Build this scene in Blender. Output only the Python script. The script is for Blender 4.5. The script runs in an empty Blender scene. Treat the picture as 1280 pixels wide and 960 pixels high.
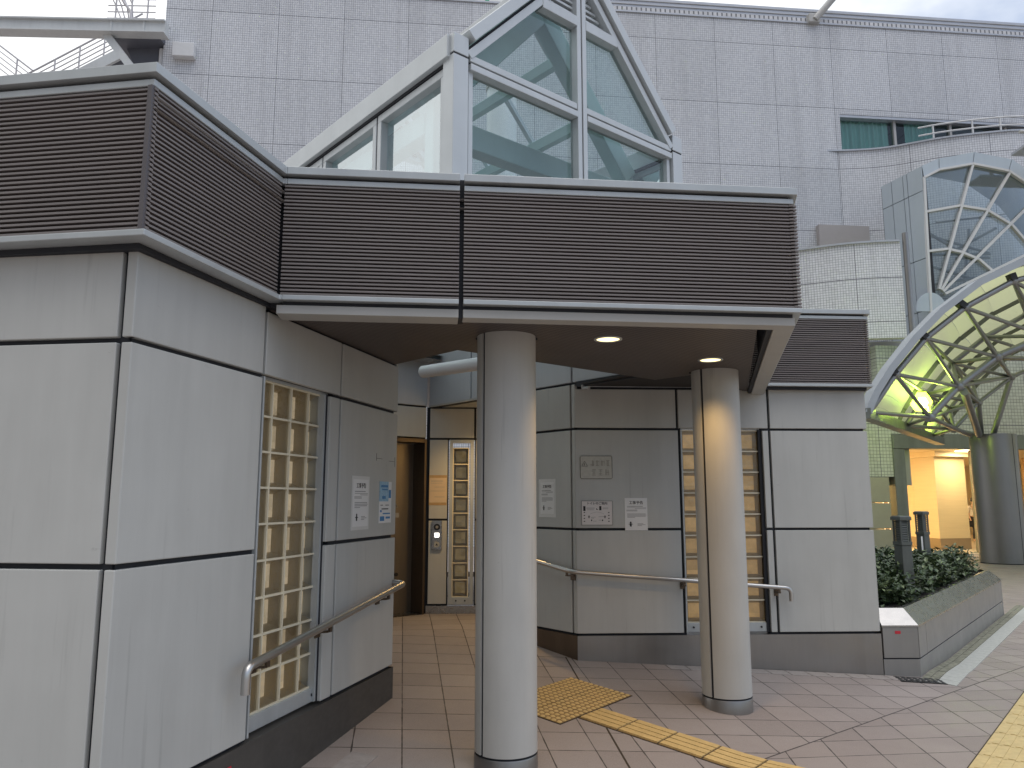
import bpy, bmesh, math, random
from mathutils import Vector, Matrix
random.seed(7)
SC = bpy.context.scene
COL = SC.collection
R = math.radians

# ------------------------------------------------------------------ materials
MATS = {}
class NT:
    """small helper for node trees"""
    def __init__(s, nt): s.nt = nt; s.N = nt.nodes; s.L = nt.links
    def n(s, t, **kw):
        x = s.N.new(t)
        for k, v in kw.items(): setattr(x, k, v)
        return x
    def put(s, sock, v):
        if isinstance(v, bpy.types.NodeSocket): s.L.new(v, sock)
        else: sock.default_value = v
    def m(s, op, a, b=0.0, c=0.0):
        x = s.n('ShaderNodeMath', operation=op)
        s.put(x.inputs[0], a); s.put(x.inputs[1], b); s.put(x.inputs[2], c)
        return x.outputs[0]
    def dot(s, v, vec):
        x = s.n('ShaderNodeVectorMath', operation='DOT_PRODUCT')
        s.put(x.inputs[0], v); s.put(x.inputs[1], vec)
        return x.outputs['Value']
    def comb(s, a, b, c=0.0):
        x = s.n('ShaderNodeCombineXYZ')
        for i, q in enumerate((a, b, c)): s.put(x.inputs[i], q)
        return x.outputs[0]
    def pos(s): return s.n('ShaderNodeNewGeometry').outputs['Position']
    def noise(s, vec, scale, detail=3.0, rough=.55):
        x = s.n('ShaderNodeTexNoise'); s.put(x.inputs['Vector'], vec)
        x.inputs['Scale'].default_value = scale; x.inputs['Detail'].default_value = detail
        x.inputs['Roughness'].default_value = rough
        return x.outputs['Fac']
    def white(s, vec):
        x = s.n('ShaderNodeTexWhiteNoise', noise_dimensions='3D'); s.put(x.inputs['Vector'], vec)
        return x.outputs['Value']
    def rng(s, v, a, b, c, d):
        x = s.n('ShaderNodeMapRange'); s.put(x.inputs[0], v)
        for i, q in enumerate((a, b, c, d)): s.put(x.inputs[i+1], q)
        return x.outputs[0]
    def mix(s, f, a, b, mode='MIX'):
        x = s.n('ShaderNodeMix', data_type='RGBA', blend_type=mode)
        s.put(x.inputs[0], f); s.put(x.inputs[6], a); s.put(x.inputs[7], b)
        return x.outputs[2]
    def scale3(s, v, sc):
        x = s.n('ShaderNodeMapping'); s.put(x.inputs['Vector'], v); x.inputs['Scale'].default_value = sc
        return x.outputs[0]

def col4(c): return (c[0], c[1], c[2], 1.0)

def newmat(name):
    m = bpy.data.materials.new(name); m.use_nodes = True
    t = NT(m.node_tree); p = t.N['Principled BSDF']; MATS[name] = m
    return m, t, p

def mat(name, c, rough=.5, metal=0.0, var=.06, vscale=(3, 3, 3), nscale=1.0, spec=.5, bump=0.0, bscale=60., rvar=.0, streak=0.0, scuff=0.0):
    m, t, p = newmat(name)
    P = t.pos()
    nz = t.noise(t.scale3(P, vscale), nscale, 4)
    f = t.rng(nz, .25, .75, 1-var, 1+var)
    cc = t.n('ShaderNodeVectorMath', operation='SCALE'); cc.inputs[0].default_value = c; t.put(cc.inputs['Scale'], f)
    out = cc.outputs[0]
    if streak:
        n2 = t.noise(t.scale3(P, (7, 7, .55)), 1.0, 6, .65)
        n3 = t.noise(P, 1.3, 5, .6)
        g = t.rng(t.m('ADD', t.m('MULTIPLY', n2, .55), t.m('MULTIPLY', n3, .45)), .44, .68, 1.0, 1-streak)
        c2 = t.n('ShaderNodeVectorMath', operation='SCALE'); t.L.new(out, c2.inputs[0]); t.put(c2.inputs['Scale'], g); out = c2.outputs[0]
    if scuff:
        oi = t.rng(t.n('ShaderNodeObjectInfo').outputs['Random'], 0, 1, .955, 1.045)
        c5 = t.n('ShaderNodeVectorMath', operation='SCALE'); t.L.new(out, c5.inputs[0]); t.put(c5.inputs['Scale'], oi); out = c5.outputs[0]
        n4 = t.noise(t.scale3(P, (9, 9, 22)), 1.0, 6, .75)
        n5 = t.noise(t.scale3(P, (26, 26, 1.1)), 1.0, 3, .6)
        mk = t.m('ADD', t.rng(n4, .66, .80, 0, scuff), t.m('MULTIPLY', t.rng(n5, .62, .80, 0, scuff*.7), t.rng(t.noise(P, .8, 2), .45, .6, 0, 1)))
        out = t.mix(mk, out, (.14, .14, .13, 1))
    t.L.new(out, p.inputs['Base Color'])
    p.inputs['Metallic'].default_value = metal; p.inputs['Specular IOR Level'].default_value = spec
    if rvar: t.put(p.inputs['Roughness'], t.rng(t.noise(t.scale3(P, vscale), nscale*3, 4), .3, .7, rough-rvar, rough+rvar))
    else: p.inputs['Roughness'].default_value = rough
    if bump:
        b = t.n('ShaderNodeBump'); b.inputs['Strength'].default_value = bump; b.inputs['Distance'].default_value = .004
        t.put(b.inputs['Height'], t.noise(P, bscale, 3))
        if scuff:
            b2 = t.n('ShaderNodeBump'); b2.inputs['Strength'].default_value = .22; b2.inputs['Distance'].default_value = .05
            t.put(b2.inputs['Height'], t.noise(P, 1.7, 2)); t.L.new(b2.outputs[0], b.inputs['Normal'])
        t.L.new(b.outputs[0], p.inputs['Normal'])
    return m

def emit(name, c, s):
    m = bpy.data.materials.new(name); m.use_nodes = True; t = NT(m.node_tree)
    p = t.N['Principled BSDF']; p.inputs['Base Color'].default_value = col4(c)
    p.inputs['Emission Color'].default_value = col4(c); p.inputs['Emission Strength'].default_value = s
    MATS[name] = m; return m

def glassmat(name, tint, refl=1.0, rough=.03, dirt=.0, wavy=.06, wsc=1.6):
    m = bpy.data.materials.new(name); m.use_nodes = True; t = NT(m.node_tree); t.N.remove(t.N['Principled BSDF'])
    out = t.N['Material Output']
    tr = t.n('ShaderNodeBsdfTransparent'); tr.inputs[0].default_value = col4(tint)
    gl = t.n('ShaderNodeBsdfGlossy'); gl.inputs['Color'].default_value = (.92, .96, .97, 1); gl.inputs['Roughness'].default_value = rough
    if wavy:
        b = t.n('ShaderNodeBump'); b.inputs['Strength'].default_value = wavy; b.inputs['Distance'].default_value = .02
        t.put(b.inputs['Height'], t.noise(t.pos(), wsc, 2)); t.L.new(b.outputs[0], gl.inputs['Normal'])
    fr = t.n('ShaderNodeFresnel'); fr.inputs['IOR'].default_value = 1.55
    mx = t.n('ShaderNodeMixShader'); t.put(mx.inputs[0], t.m('MULTIPLY', fr.outputs[0], refl))
    t.L.new(tr.outputs[0], mx.inputs[1]); t.L.new(gl.outputs[0], mx.inputs[2])
    last = mx.outputs[0]
    if dirt:
        df = t.n('ShaderNodeBsdfDiffuse'); df.inputs[0].default_value = (.6, .66, .66, 1)
        m2 = t.n('ShaderNodeMixShader')
        t.put(m2.inputs[0], t.rng(t.noise(t.scale3(t.pos(), (1.5, 1.5, .6)), 2.0, 5), .35, .7, dirt*.3, dirt))
        t.L.new(last, m2.inputs[1]); t.L.new(df.outputs[0], m2.inputs[2]); last = m2.outputs[0]
    t.L.new(last, out.inputs['Surface']); MATS[name] = m; return m

mat('panel', (.50, .505, .48), .42, 0, .04, (2, 2, .8), 1.6, .45, .04, 300, .07, .10, .45)
mat('panel_skylit', (.50, .525, .55), .35, 0, .04, (2, 2, .8), 1.6, .5, 0, 60, .05, .06)  # same grey panel, with the lantern's blue skylight put into the colour
mat('joint', (.018, .02, .026), .7)
mat('alu', (.47, .50, .505), .38, .25, .05, (4, 4, 4), 1.5, .5, 0, 60, .05, .10)
mat('alu_white', (.54, .575, .59), .35, .1, .04, (4, 4, 4), 1.0, .5, 0, 60, .05, .08)
mat('beam_paint', (.43, .425, .40), .45, 0, .06, (2, 2, 4), 2)
mat('slat', (.20, .178, .17), .5, 0, .10, (1.2, 1.2, 20), 1.5)
mat('bead', (.10, .09, .095), .5)
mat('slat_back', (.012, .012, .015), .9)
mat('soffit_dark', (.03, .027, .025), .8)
mat('column_paint', (.47, .465, .435), .45, 0, .05, (3, 3, 1.2), 1.8, .4, .06, 120, .05, .08, .5)
mat('stainless', (.36, .355, .345), .28, 1.0, .05, (3, 3, 6), 1.0, .5, 0, 60, .06, .05)
mat('stainless_dull', (.30, .29, .28), .36, .9, .06, (2, 2, 2), 1.0, .5, 0, 60, .06, .16)
mat('planter_steel', (.285, .28, .27), .42, .35, .05, (2, 2, 2), 1.0, .5, 0, 60, .06, .14)
mat('rail_steel', (.50, .49, .47), .34, 1.0, .05)
mat('bronze', (.115, .085, .06), .35, .7, .12, (6, 6, 1.5), 1.5)
mat('door_leaf', (.24, .20, .155), .34, .7, .10, (6, 6, 1.5), 1.5)
mat('dark_plinth', (.085, .08, .073), .5, .25, .15, (3, 3, 6), 2.0, .5, .1, 90, .05, .15)
mat('teal_steel', (.42, .58, .57), .45, 0, .08)
mat('white_paint', (.66, .67, .68), .4, 0, .04)
mat('fitting', (.45, .45, .44), .5)
mat('grout_cream', (.72, .66, .50), .55, 0, .06)
mat('paper', (.80, .80, .785), .6, 0, .03)
mat('tape_film', (.68, .68, .655), .3, 0, .04)
mat('paper_tan', (.60, .47, .32), .6, 0, .08)
mat('tape_tan', (.42, .28, .13), .4, 0, .12, (20, 20, 20), 2)
mat('ink', (.02, .02, .022), .6)
mat('ink_faint', (.10, .095, .08), .6)
mat('ink_grey', (.28, .28, .28), .6)
mat('plate_metal', (.47, .455, .40), .45, .2, .08, (20, 20, 20), 2)
mat('plate_white', (.72, .68, .66), .45)
mat('blue_ink', (.05, .22, .48), .5, 0, .2, (30, 30, 30), 2)
mat('blue_pale', (.32, .52, .68), .5, 0, .2, (40, 40, 40), 2)
mat('black_plastic', (.012, .012, .014), .3)
mat('red', (.55, .02, .04), .5)
mat('leaf_dark', (.036, .060, .026), .45, 0, .5, (6, 6, 6), 3)
mat('leaf_mid', (.070, .112, .045), .4, 0, .4, (6, 6, 6), 3)
mat('leaf_light', (.17, .22, .10), .4, 0, .3, (6, 6, 6), 3)
mat('stem', (.06, .045, .03), .8)
mat('soil', (.035, .03, .024), .95)
mat('bollard', (.10, .11, .10), .45, .3, .15, (8, 8, 4), 2)
mat('bollard_louvre', (.09, .10, .095), .45, .3)
mat('yellow_dark', (.26, .165, .06), .7, 0, .2, (8, 8, 8), 3)
mat('yellow_tile', (.60, .42, .17), .65, 0, .12, (8, 8, 8), 3, .4, .2, 200)
mat('yellow_faded', (.58, .46, .23), .7, 0, .12, (6, 6, 6), 3, .3, .2, 200)
mat('tile_gap', (.05, .035, .022), .9)
mat('gutter_moss', (.22, .22, .17), .85, 0, .4, (7, 7, 7), 3, .3, .4, 80)
mat('pale_stone', (.42, .43, .40), .75, 0, .12, (10, 10, 10), 3, .3, .2, 120)
mat('border_stone', (.33, .30, .28), .75, 0, .12, (10, 10, 10), 3, .3, .2, 120)
mat('iron', (.05, .05, .05), .6, .5, .2, (9, 9, 9), 3)
mat('shop_wall', (.74, .62, .42), .5, 0, .05)
mat('shop_pillar', (.64, .53, .34), .45, 0, .05, (.3, .3, 6), 3)
mat('shop_skirting', (.25, .19, .12), .4)
mat('shop_floor', (.60, .53, .42), .3, 0, .06)
mat('shelf_wood', (.34, .20, .09), .45, 0, .15, (2, 2, 8), 3)
mat('portal', (.20, .22, .20), .38, .5, .12, (2, 2, 1), 1.5, .5, 0, 60, .06, .2)
mat('clad_cream', (.34, .33, .26), .5, 0, .06)
mat('column_steel', (.26, .26, .255), .36, .9, .08, (1, 1, .5), 1.0, .5, 0, 60, .06, .08)
mat('tube_steel', (.30, .31, .31), .38, .75, .08)
mat('rib_dark', (.16, .17, .15), .5, .3)
mat('rim_paint', (.39, .425, .45), .4, .1, .05)
mat('clad_blue', (.48, .545, .60), .4, .1, .05, (1, 1, 1), 1.0, .5, 0, 60, .04, .06)
mat('grey_louvre', (.40, .38, .375), .6, 0, .05)
mat('grey_wall', (.40, .40, .40), .6, 0, .05)
mat('roof_metal', (.46, .485, .53), .45, .3, .05)
mat('curtain', (.56, .84, .80), .8, 0, .12, (3, 3, .3), 2)
mat('dark_room', (.04, .05, .055), .8)
mat('bridge_paint', (.60, .63, .64), .45, 0, .06, (1, 1, 1), 1.0, .5, 0, 60, 0, .1)
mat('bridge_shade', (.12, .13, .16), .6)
mat('rail_paint', (.55, .54, .56), .45)
mat('sign_white', (.85, .87, .85), .5)
mat('sign_green', (.05, .45, .22), .5)
mat('skin', (.55, .36, .26), .5)
mat('cloth_dark', (.03, .03, .035), .8)
mat('cloth_light', (.6, .58, .55), .8)
mat('hair', (.02, .016, .014), .5)
mat('goods', (.45, .16, .10), .6, 0, .6, (8, 8, 8), 2)
glassmat('glass_lantern', (.88, .95, .95), 1.0, .015, .07)
glassmat('glass_side', (.70, .82, .85), .5, .03, .08)
glassmat('glass_roof', (.66, .75, .76), .8, .03, .06)
glassmat('glass_vault', (.52, .60, .63), .9, .05, .16)
glassmat('glass_window', (.70, .84, .83), .9, .02)
emit('lamp_warm', (1.0, .84, .42), 1.9)
emit('lamp_lime', (.86, 1.0, .38), 16)
emit('lamp_soft', (.72, .95, .18), 1.1)
emit('lit_button', (1.0, .98, .92), 4)
emit('shelf_light', (1.0, .80, .45), 3.0)
emit('shop_lamp', (1.0, .82, .5), 8)

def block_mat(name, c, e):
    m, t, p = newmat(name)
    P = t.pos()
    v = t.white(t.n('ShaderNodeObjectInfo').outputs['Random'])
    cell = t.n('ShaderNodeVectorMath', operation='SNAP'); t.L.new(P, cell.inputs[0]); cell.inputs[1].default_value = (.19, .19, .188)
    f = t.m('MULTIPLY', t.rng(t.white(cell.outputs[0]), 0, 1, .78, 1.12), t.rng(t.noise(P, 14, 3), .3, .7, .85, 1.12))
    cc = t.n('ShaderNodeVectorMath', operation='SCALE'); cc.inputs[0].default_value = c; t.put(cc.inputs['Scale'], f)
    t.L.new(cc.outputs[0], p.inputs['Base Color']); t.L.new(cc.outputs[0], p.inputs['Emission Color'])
    p.inputs['Emission Strength'].default_value = e; p.inputs['Roughness'].default_value = .22  # faint emission stands in for warm room light behind the blocks
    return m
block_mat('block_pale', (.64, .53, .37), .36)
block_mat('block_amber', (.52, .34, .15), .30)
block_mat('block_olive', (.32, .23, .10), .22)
m, t, p = newmat('block_side'); p.inputs['Base Color'].default_value = (.60, .50, .34, 1); p.inputs['Roughness'].default_value = .2
glassmat('block_glass', (.93, .91, .86), 1.3, .06, 0, .35, 16)

def tile_material(name, ax, tint, grout, tw, th, pw, ph, off=(0, 0), gap=.125, jw=.02, jcol=(.12, .125, .15)):
    """ceramic tile cladding: small tiles with grout, plus wide movement joints; ax = horizontal axis of the wall"""
    m, t, p = newmat(name)
    P = t.pos()
    u = t.m('ADD', t.dot(P, (ax[0], ax[1], 0)), off[0] + 1000*pw); z = t.m('ADD', t.dot(P, (0, 0, 1)), off[1] + 100*ph)
    iu = t.m('DIVIDE', u, tw); iz = t.m('DIVIDE', z, th)
    fu = t.m('FRACT', iu); fz = t.m('FRACT', iz)
    g = t.m('MAXIMUM', t.m('LESS_THAN', fu, gap), t.m('LESS_THAN', fz, gap*tw/th*1.15))
    rnd = t.white(t.comb(t.m('FLOOR', iu), t.m('FLOOR', iz), 0.0))
    f = t.m('MULTIPLY', t.rng(rnd, 0, 1, .95, 1.05), t.rng(t.noise(P, .25, 4), .3, .7, .95, 1.05))
    cc = t.n('ShaderNodeVectorMath', operation='SCALE'); cc.inputs[0].default_value = tint; t.put(cc.inputs['Scale'], f)
    c1 = t.mix(g, cc.outputs[0], col4(grout))
    ju = t.m('FRACT', t.m('DIVIDE', u, pw)); jz = t.m('FRACT', t.m('DIVIDE', z, ph))
    j = t.m('MAXIMUM', t.m('LESS_THAN', ju, jw/pw), t.m('LESS_THAN', jz, jw/ph*1.3))
    c2 = t.mix(j, c1, col4(jcol))
    st = t.noise(t.scale3(P, (2.5, 2.5, .12)), 1.0, 4, .6)
    pv = t.rng(t.white(t.comb(t.m('FLOOR', t.m('DIVIDE', u, pw)), t.m('FLOOR', t.m('DIVIDE', z, ph)), 7.0)), 0, 1, .955, 1.045)
    c2s = t.n('ShaderNodeVectorMath', operation='SCALE'); t.L.new(c2, c2s.inputs[0]); t.put(c2s.inputs['Scale'], pv)
    c3 = t.mix(t.rng(st, .48, .78, 0, .30), c2s.outputs[0], (.26, .26, .27, 1))
    t.L.new(c3, p.inputs['Base Color'])
    t.put(p.inputs['Roughness'], t.rng(rnd, 0, 1, .22, .42))
    b = t.n('ShaderNodeBump'); b.inputs['Strength'].default_value = .35; b.inputs['Distance'].default_value = .01
    t.put(b.inputs['Height'], t.m('SUBTRACT', 1.0, g)); t.L.new(b.outputs[0], p.inputs['Normal'])
    return m
FX, FY = .99489, .10099                  # direction of the far facade
FO = Vector((0, 27.0))
pw = 2.363
tile_material('tile_far', (FX, FY), (.635, .655, .685), (.23, .24, .28), pw/30, 2.515/28, pw, 2.515, (-(27*FY) + 8.62 - pw, -19.2 + 2.515*8))
tile_material('tile_curve', (FX, FY), (.70, .715, .745), (.28, .29, .33), pw/30, 2.515/28, pw*1.0, 2.515, (-(27*FY) - 12.7 + pw, -14.18))
tile_material('tile_near', (FX, FY), (.76, .77, .82), (.25, .26, .31), .071, .078, 1.9, 1.36, (.55, -8.22 + 1.36*4), .13)
tile_material('tile_shop', (1, 0), (.50, .53, .47), (.22, .24, .21), .10, .10, 1.6, 2.0, (.3, .2), .13)

# paving : two tile fields that meet along a cut line
def paving():
    m, t, p = newmat('paving')
    P = t.pos(); s = .292
    d1 = (1.54, 5.005)
    side = t.dot(P, (-.624, .781, 0)); side = t.m('GREATER_THAN', side, -.624*d1[0] + .781*d1[1])
    ul = t.m('ADD', t.dot(P, (.9903, .1392, 0)), 29.2 - .03); vl = t.m('ADD', t.dot(P, (-.1218, .9925, 0)), 29.2 - 5.164 + s)
    ur = t.m('ADD', t.dot(P, (1.0, -.11, 0)), 29.2 - 1.17 + .02); vr = t.m('ADD', t.dot(P, (-.105, .9945, 0)), 29.2 - 5.40 + s)
    mixf = lambda a, b: t.m('ADD', t.m('MULTIPLY', a, side), t.m('MULTIPLY', b, t.m('SUBTRACT', 1.0, side)))
    U = t.m('DIVIDE', mixf(ul, ur), s); V = t.m('DIVIDE', mixf(vl, vr), s)
    fu = t.m('FRACT', U); fv = t.m('FRACT', V)
    eu = t.m('MINIMUM', fu, t.m('SUBTRACT', 1.0, fu)); ev = t.m('MINIMUM', fv, t.m('SUBTRACT', 1.0, fv))
    wob = t.rng(t.noise(P, 9, 3), .3, .7, .008, .019)
    g = t.m('LESS_THAN', t.m('MINIMUM', eu, ev), wob)
    dl = t.m('ABSOLUTE', t.m('SUBTRACT', t.dot(P, (-.624, .781, 0)), -.624*d1[0] + .781*d1[1]))
    g = t.m('MAXIMUM', g, t.m('LESS_THAN', dl, .0055))
    rnd = t.white(t.comb(t.m('FLOOR', U), t.m('FLOOR', V), side))
    r2 = t.white(t.comb(t.m('FLOOR', V), t.m('FLOOR', U), 3.0))
    base = t.mix(rnd, (.222, .188, .170, 1), (.305, .262, .237, 1))
    base = t.mix(t.m('MULTIPLY', r2, .4), base, (.30, .265, .25, 1))
    sp = t.noise(P, 260, 2, .7)
    base = t.mix(t.rng(sp, .35, .65, 0, .5), base, (.42, .37, .345, 1))
    sp2 = t.noise(P, 190, 2, .7)
    base = t.mix(t.rng(sp2, .56, .70, 0, .35), base, (.12, .09, .08, 1))
    big = t.noise(t.scale3(P, (1, 1, 1)), .9, 5, .65)
    base = t.mix(t.rng(big, .45, .72, 0, .28), base, (.20, .17, .16, 1))
    c = t.mix(g, base, (.05, .04, .037, 1))
    t.L.new(c, p.inputs['Base Color'])
    t.put(p.inputs['Roughness'], t.rng(big, .35, .7, .48, .72))
    b = t.n('ShaderNodeBump'); b.inputs['Strength'].default_value = .5; b.inputs['Distance'].default_value = .004
    t.put(b.inputs['Height'], t.m('ADD', t.m('MULTIPLY', t.m('SUBTRACT', 1.0, g), 1.0), t.m('MULTIPLY', sp, .25)))
    t.L.new(b.outputs[0], p.inputs['Normal'])
paving()

def ribbed(name, ax, pitch, c, groove):
    m, t, p = newmat(name)
    P = t.pos(); f = t.m('FRACT', t.m('DIVIDE', t.m('ADD', t.dot(P, (ax[0], ax[1], 0)), 100.0), pitch))
    g = t.m('LESS_THAN', f, .30)
    nz = t.rng(t.noise(P, 3, 4), .3, .7, .85, 1.12)
    cc = t.n('ShaderNodeVectorMath', operation='SCALE'); cc.inputs[0].default_value = c; t.put(cc.inputs['Scale'], nz)
    t.L.new(t.mix(g, cc.outputs[0], col4(groove)), p.inputs['Base Color']); p.inputs['Roughness'].default_value = .55
    b = t.n('ShaderNodeBump'); b.inputs['Distance'].default_value = .01; b.inputs['Strength'].default_value = .6
    t.put(b.inputs['Height'], t.m('SUBTRACT', 1.0, g)); t.L.new(b.outputs[0], p.inputs['Normal'])
ribbed('fringe', (.995, .101), .19, (.62, .63, .65), (.16, .165, .18))
ribbed('soffit', (-.643, .766), .034, (.105, .086, .079), (.018, .015, .014))

def vault_panel():
    m = bpy.data.materials.new('vault_sheet'); m.use_nodes = True; t = NT(m.node_tree)
    p = t.N['Principled BSDF']; out = t.N['Material Output']
    p.inputs['Base Color'].default_value = (.66, .68, .46, 1); p.inputs['Roughness'].default_value = .4
    tl = t.n('ShaderNodeBsdfTranslucent'); tl.inputs[0].default_value = (.80, .84, .52, 1)
    mx = t.n('ShaderNodeMixShader'); mx.inputs[0].default_value = .5
    t.L.new(p.outputs[0], mx.inputs[1]); t.L.new(tl.outputs[0], mx.inputs[2]); t.L.new(mx.outputs[0], out.inputs[0])
    MATS['vault_sheet'] = m
vault_panel()

# ------------------------------------------------------------------ mesh helpers
class MB:
    def __init__(s): s.v = []; s.f = []; s.smooth = []
    def add(s, vs, fs, smooth=False):
        o = len(s.v); s.v += [tuple(q) for q in vs]
        for f in fs: s.f.append([i + o for i in f]); s.smooth.append(smooth)
    def hexa(s, P):      # 8 points: bottom loop 0-3, top loop 4-7
        s.add(P, [(3, 2, 1, 0), (4, 5, 6, 7), (0, 1, 5, 4), (1, 2, 6, 5), (2, 3, 7, 6), (3, 0, 4, 7)])
    def box(s, fr, u0, u1, z0, z1, w0, w1):
        s.hexa([fr(u0, w0, z0), fr(u1, w0, z0), fr(u1, w1, z0), fr(u0, w1, z0),
                fr(u0, w0, z1), fr(u1, w0, z1), fr(u1, w1, z1), fr(u0, w1, z1)])
    def bar(s, p0, p1, w, h, up=(0, 0, 1)):
        p0 = Vector(p0); p1 = Vector(p1); d = (p1 - p0).normalized(); sd = d.cross(Vector(up)).normalized(); n = sd.cross(d)
        a = sd*w/2; b = n*h/2
        s.hexa([p0-a-b, p0+a-b, p1+a-b, p1-a-b, p0-a+b, p0+a+b, p1+a+b, p1-a+b])
    def tube(s, pts, r, n=12, caps=True):
        pts = [Vector(q) for q in pts]; rings = []; a = None
        for i, q in enumerate(pts):
            d = (pts[min(i+1, len(pts)-1)] - pts[max(i-1, 0)]).normalized()
            if a is None: a = d.cross(Vector((0, 0, 1)) if abs(d.z) < .9 else Vector((1, 0, 0))).normalized()
            a = (a - d*a.dot(d)).normalized(); b = a.cross(d).normalized()
            rad = r[i] if isinstance(r, (list, tuple)) else r
            rings.append([q + (a*math.cos(k*2*math.pi/n) + b*math.sin(k*2*math.pi/n))*rad for k in range(n)])
        vs = [v for g in rings for v in g]; fs = []
        for i in range(len(pts)-1):
            for k in range(n): fs.append((i*n+k, i*n+(k+1) % n, (i+1)*n+(k+1) % n, (i+1)*n+k))
        s.add(vs, fs, True)
        if caps: s.add(rings[0], [tuple(range(n))]); s.add(rings[-1], [tuple(range(n))[::-1]])
    def prism(s, poly, z0, z1):
        n = len(poly); vs = [(x, y, z0) for x, y in poly] + [(x, y, z1) for x, y in poly]
        s.add(vs, [tuple(range(n))[::-1], tuple(range(n, 2*n))] + [(i, (i+1) % n, n+(i+1) % n, n+i) for i in range(n)])
    def slab(s, poly3, off):     # thick sheet from a 3D polygon
        off = Vector(off); n = len(poly3); vs = [Vector(q) for q in poly3] + [Vector(q)+off for q in poly3]
        s.add(vs, [tuple(range(n))[::-1], tuple(range(n, 2*n))] + [(i, (i+1) % n, n+(i+1) % n, n+i) for i in range(n)])

WO = {}
def finish(o, org, parent):
    WO[o] = Vector(org)
    if parent is not None:
        o.parent = parent; o.location = WO[o] - WO[parent]
    else: o.location = WO[o]
    COL.objects.link(o)

def thing(name, label, cat, loc, group=None):
    o = bpy.data.objects.new(name, None); o.empty_display_size = .1
    o['label'] = label; o['category'] = cat
    if group: o['group'] = group
    finish(o, loc, None); return o

def obj(name, mb, m, parent=None, label=None, cat=None, kind=None, bevel=0, group=None, seg=2, recalc=True):
    vs = [Vector(v) for v in mb.v]
    lo = [min(v[i] for v in vs) for i in range(3)]; hi = [max(v[i] for v in vs) for i in range(3)]
    org = Vector(((lo[0]+hi[0])/2, (lo[1]+hi[1])/2, lo[2]))
    me = bpy.data.meshes.new(name); me.from_pydata([v - org for v in vs], [], mb.f)
    for i, pl in enumerate(me.polygons): pl.use_smooth = mb.smooth[i]
    if recalc:
        bm = bmesh.new(); bm.from_mesh(me); bmesh.ops.recalc_face_normals(bm, faces=bm.faces); bm.to_mesh(me); bm.free()
    for q in (m if isinstance(m, (list, tuple)) else [m]): me.materials.append(MATS[q])
    o = bpy.data.objects.new(name, me)
    if label: o['label'] = label
    if cat: o['category'] = cat
    if kind: o['kind'] = kind
    if group: o['group'] = group
    if bevel:
        b = o.modifiers.new('bevel', 'BEVEL'); b.width = bevel; b.segments = seg; b.limit_method = 'ANGLE'; b.angle_limit = R(40)
    finish(o, org, parent); return o

def frame(o, d, ang=None):
    o = Vector((o[0], o[1])); d = Vector((d[0], d[1])).normalized(); n = Vector((d.y, -d.x))
    def fr(u, w, z): q = o + d*u + n*w; return Vector((q.x, q.y, z))
    fr.d = d; fr.n = n; fr.o = o
    return fr
def between(a, b): return frame(a, (b[0]-a[0], b[1]-a[1]))

def text_mesh(s, size, ext=.0006):
    cu = bpy.data.curves.new('t', 'FONT'); cu.body = s; cu.size = size; cu.extrude = ext; cu.resolution_u = 2
    cu.align_x = 'CENTER'; cu.align_y = 'CENTER'
    o = bpy.data.objects.new('t', cu); COL.objects.link(o)
    dg = bpy.context.evaluated_depsgraph_get(); me = o.evaluated_get(dg).to_mesh()
    vs = [tuple(v.co) for v in me.vertices]; fs = [tuple(q.vertices) for q in me.polygons]
    o.evaluated_get(dg).to_mesh_clear()
    bpy.data.objects.remove(o); bpy.data.curves.remove(cu)
    return vs, fs
def put_text(mb, fr, s, u, z, w, size, sx=1.0, bold=0.0):
    vs, fs = text_mesh(s, size)
    for du in ((0, bold) if bold else (0,)):
        mb.add([fr(u + x*sx + du, w + y2 + du*.1, z + y) for x, y, y2 in vs], fs)

def ground(x, y):
    yy = min(y, 7.3 if x > 1 else 9.5)
    return min(max(.195 - .059*(x-.568) + .0713*(yy-6.95), 0), .325)

# ------------------------------------------------------------------ levels and plan
J0, J1, J2 = .406, 2.197, 1.306
TB, TT, CT = 2.582, 2.608, 3.30
SOF = 2.552
BH = 2.612
A = (-1.519, 3.031); B = (-.84, 5.705); R0 = (.568, 6.95); R1 = (3.253, 7.073); K = (-.95, 8.774)
A0 = (A[0] - .9914*3.2, A[1] + .1305*3.2)
PA = (-1.432, 2.890); PI = (-1.197, 3.869); PD = (1.595, 4.155); PG = (-.268, 3.964)
PA0 = (PA[0] - .989*3.3, PA[1] + .148*3.3)
SR = (2.307, 6.90)                                   # where the canopy's right edge meets the right wall
RP1 = (3.289, 6.972)
a2 = Vector((.766, .643)); b2 = Vector((-.643, .766)) # axes of the diagonal glass lantern
Q = Vector((-.40, 5.10))

f_left = frame(A, (.9914, -.1305))                   # u negative towards the left
f_side = between(A, B)
f_right = between(R0, R1)
f_diag = between(K, R0)
f_lift = frame((K[0]-a2.x, K[1]-a2.y), a2)
f_call = frame(K, (.999, .045))
LG = .011                                            # half joint

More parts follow.
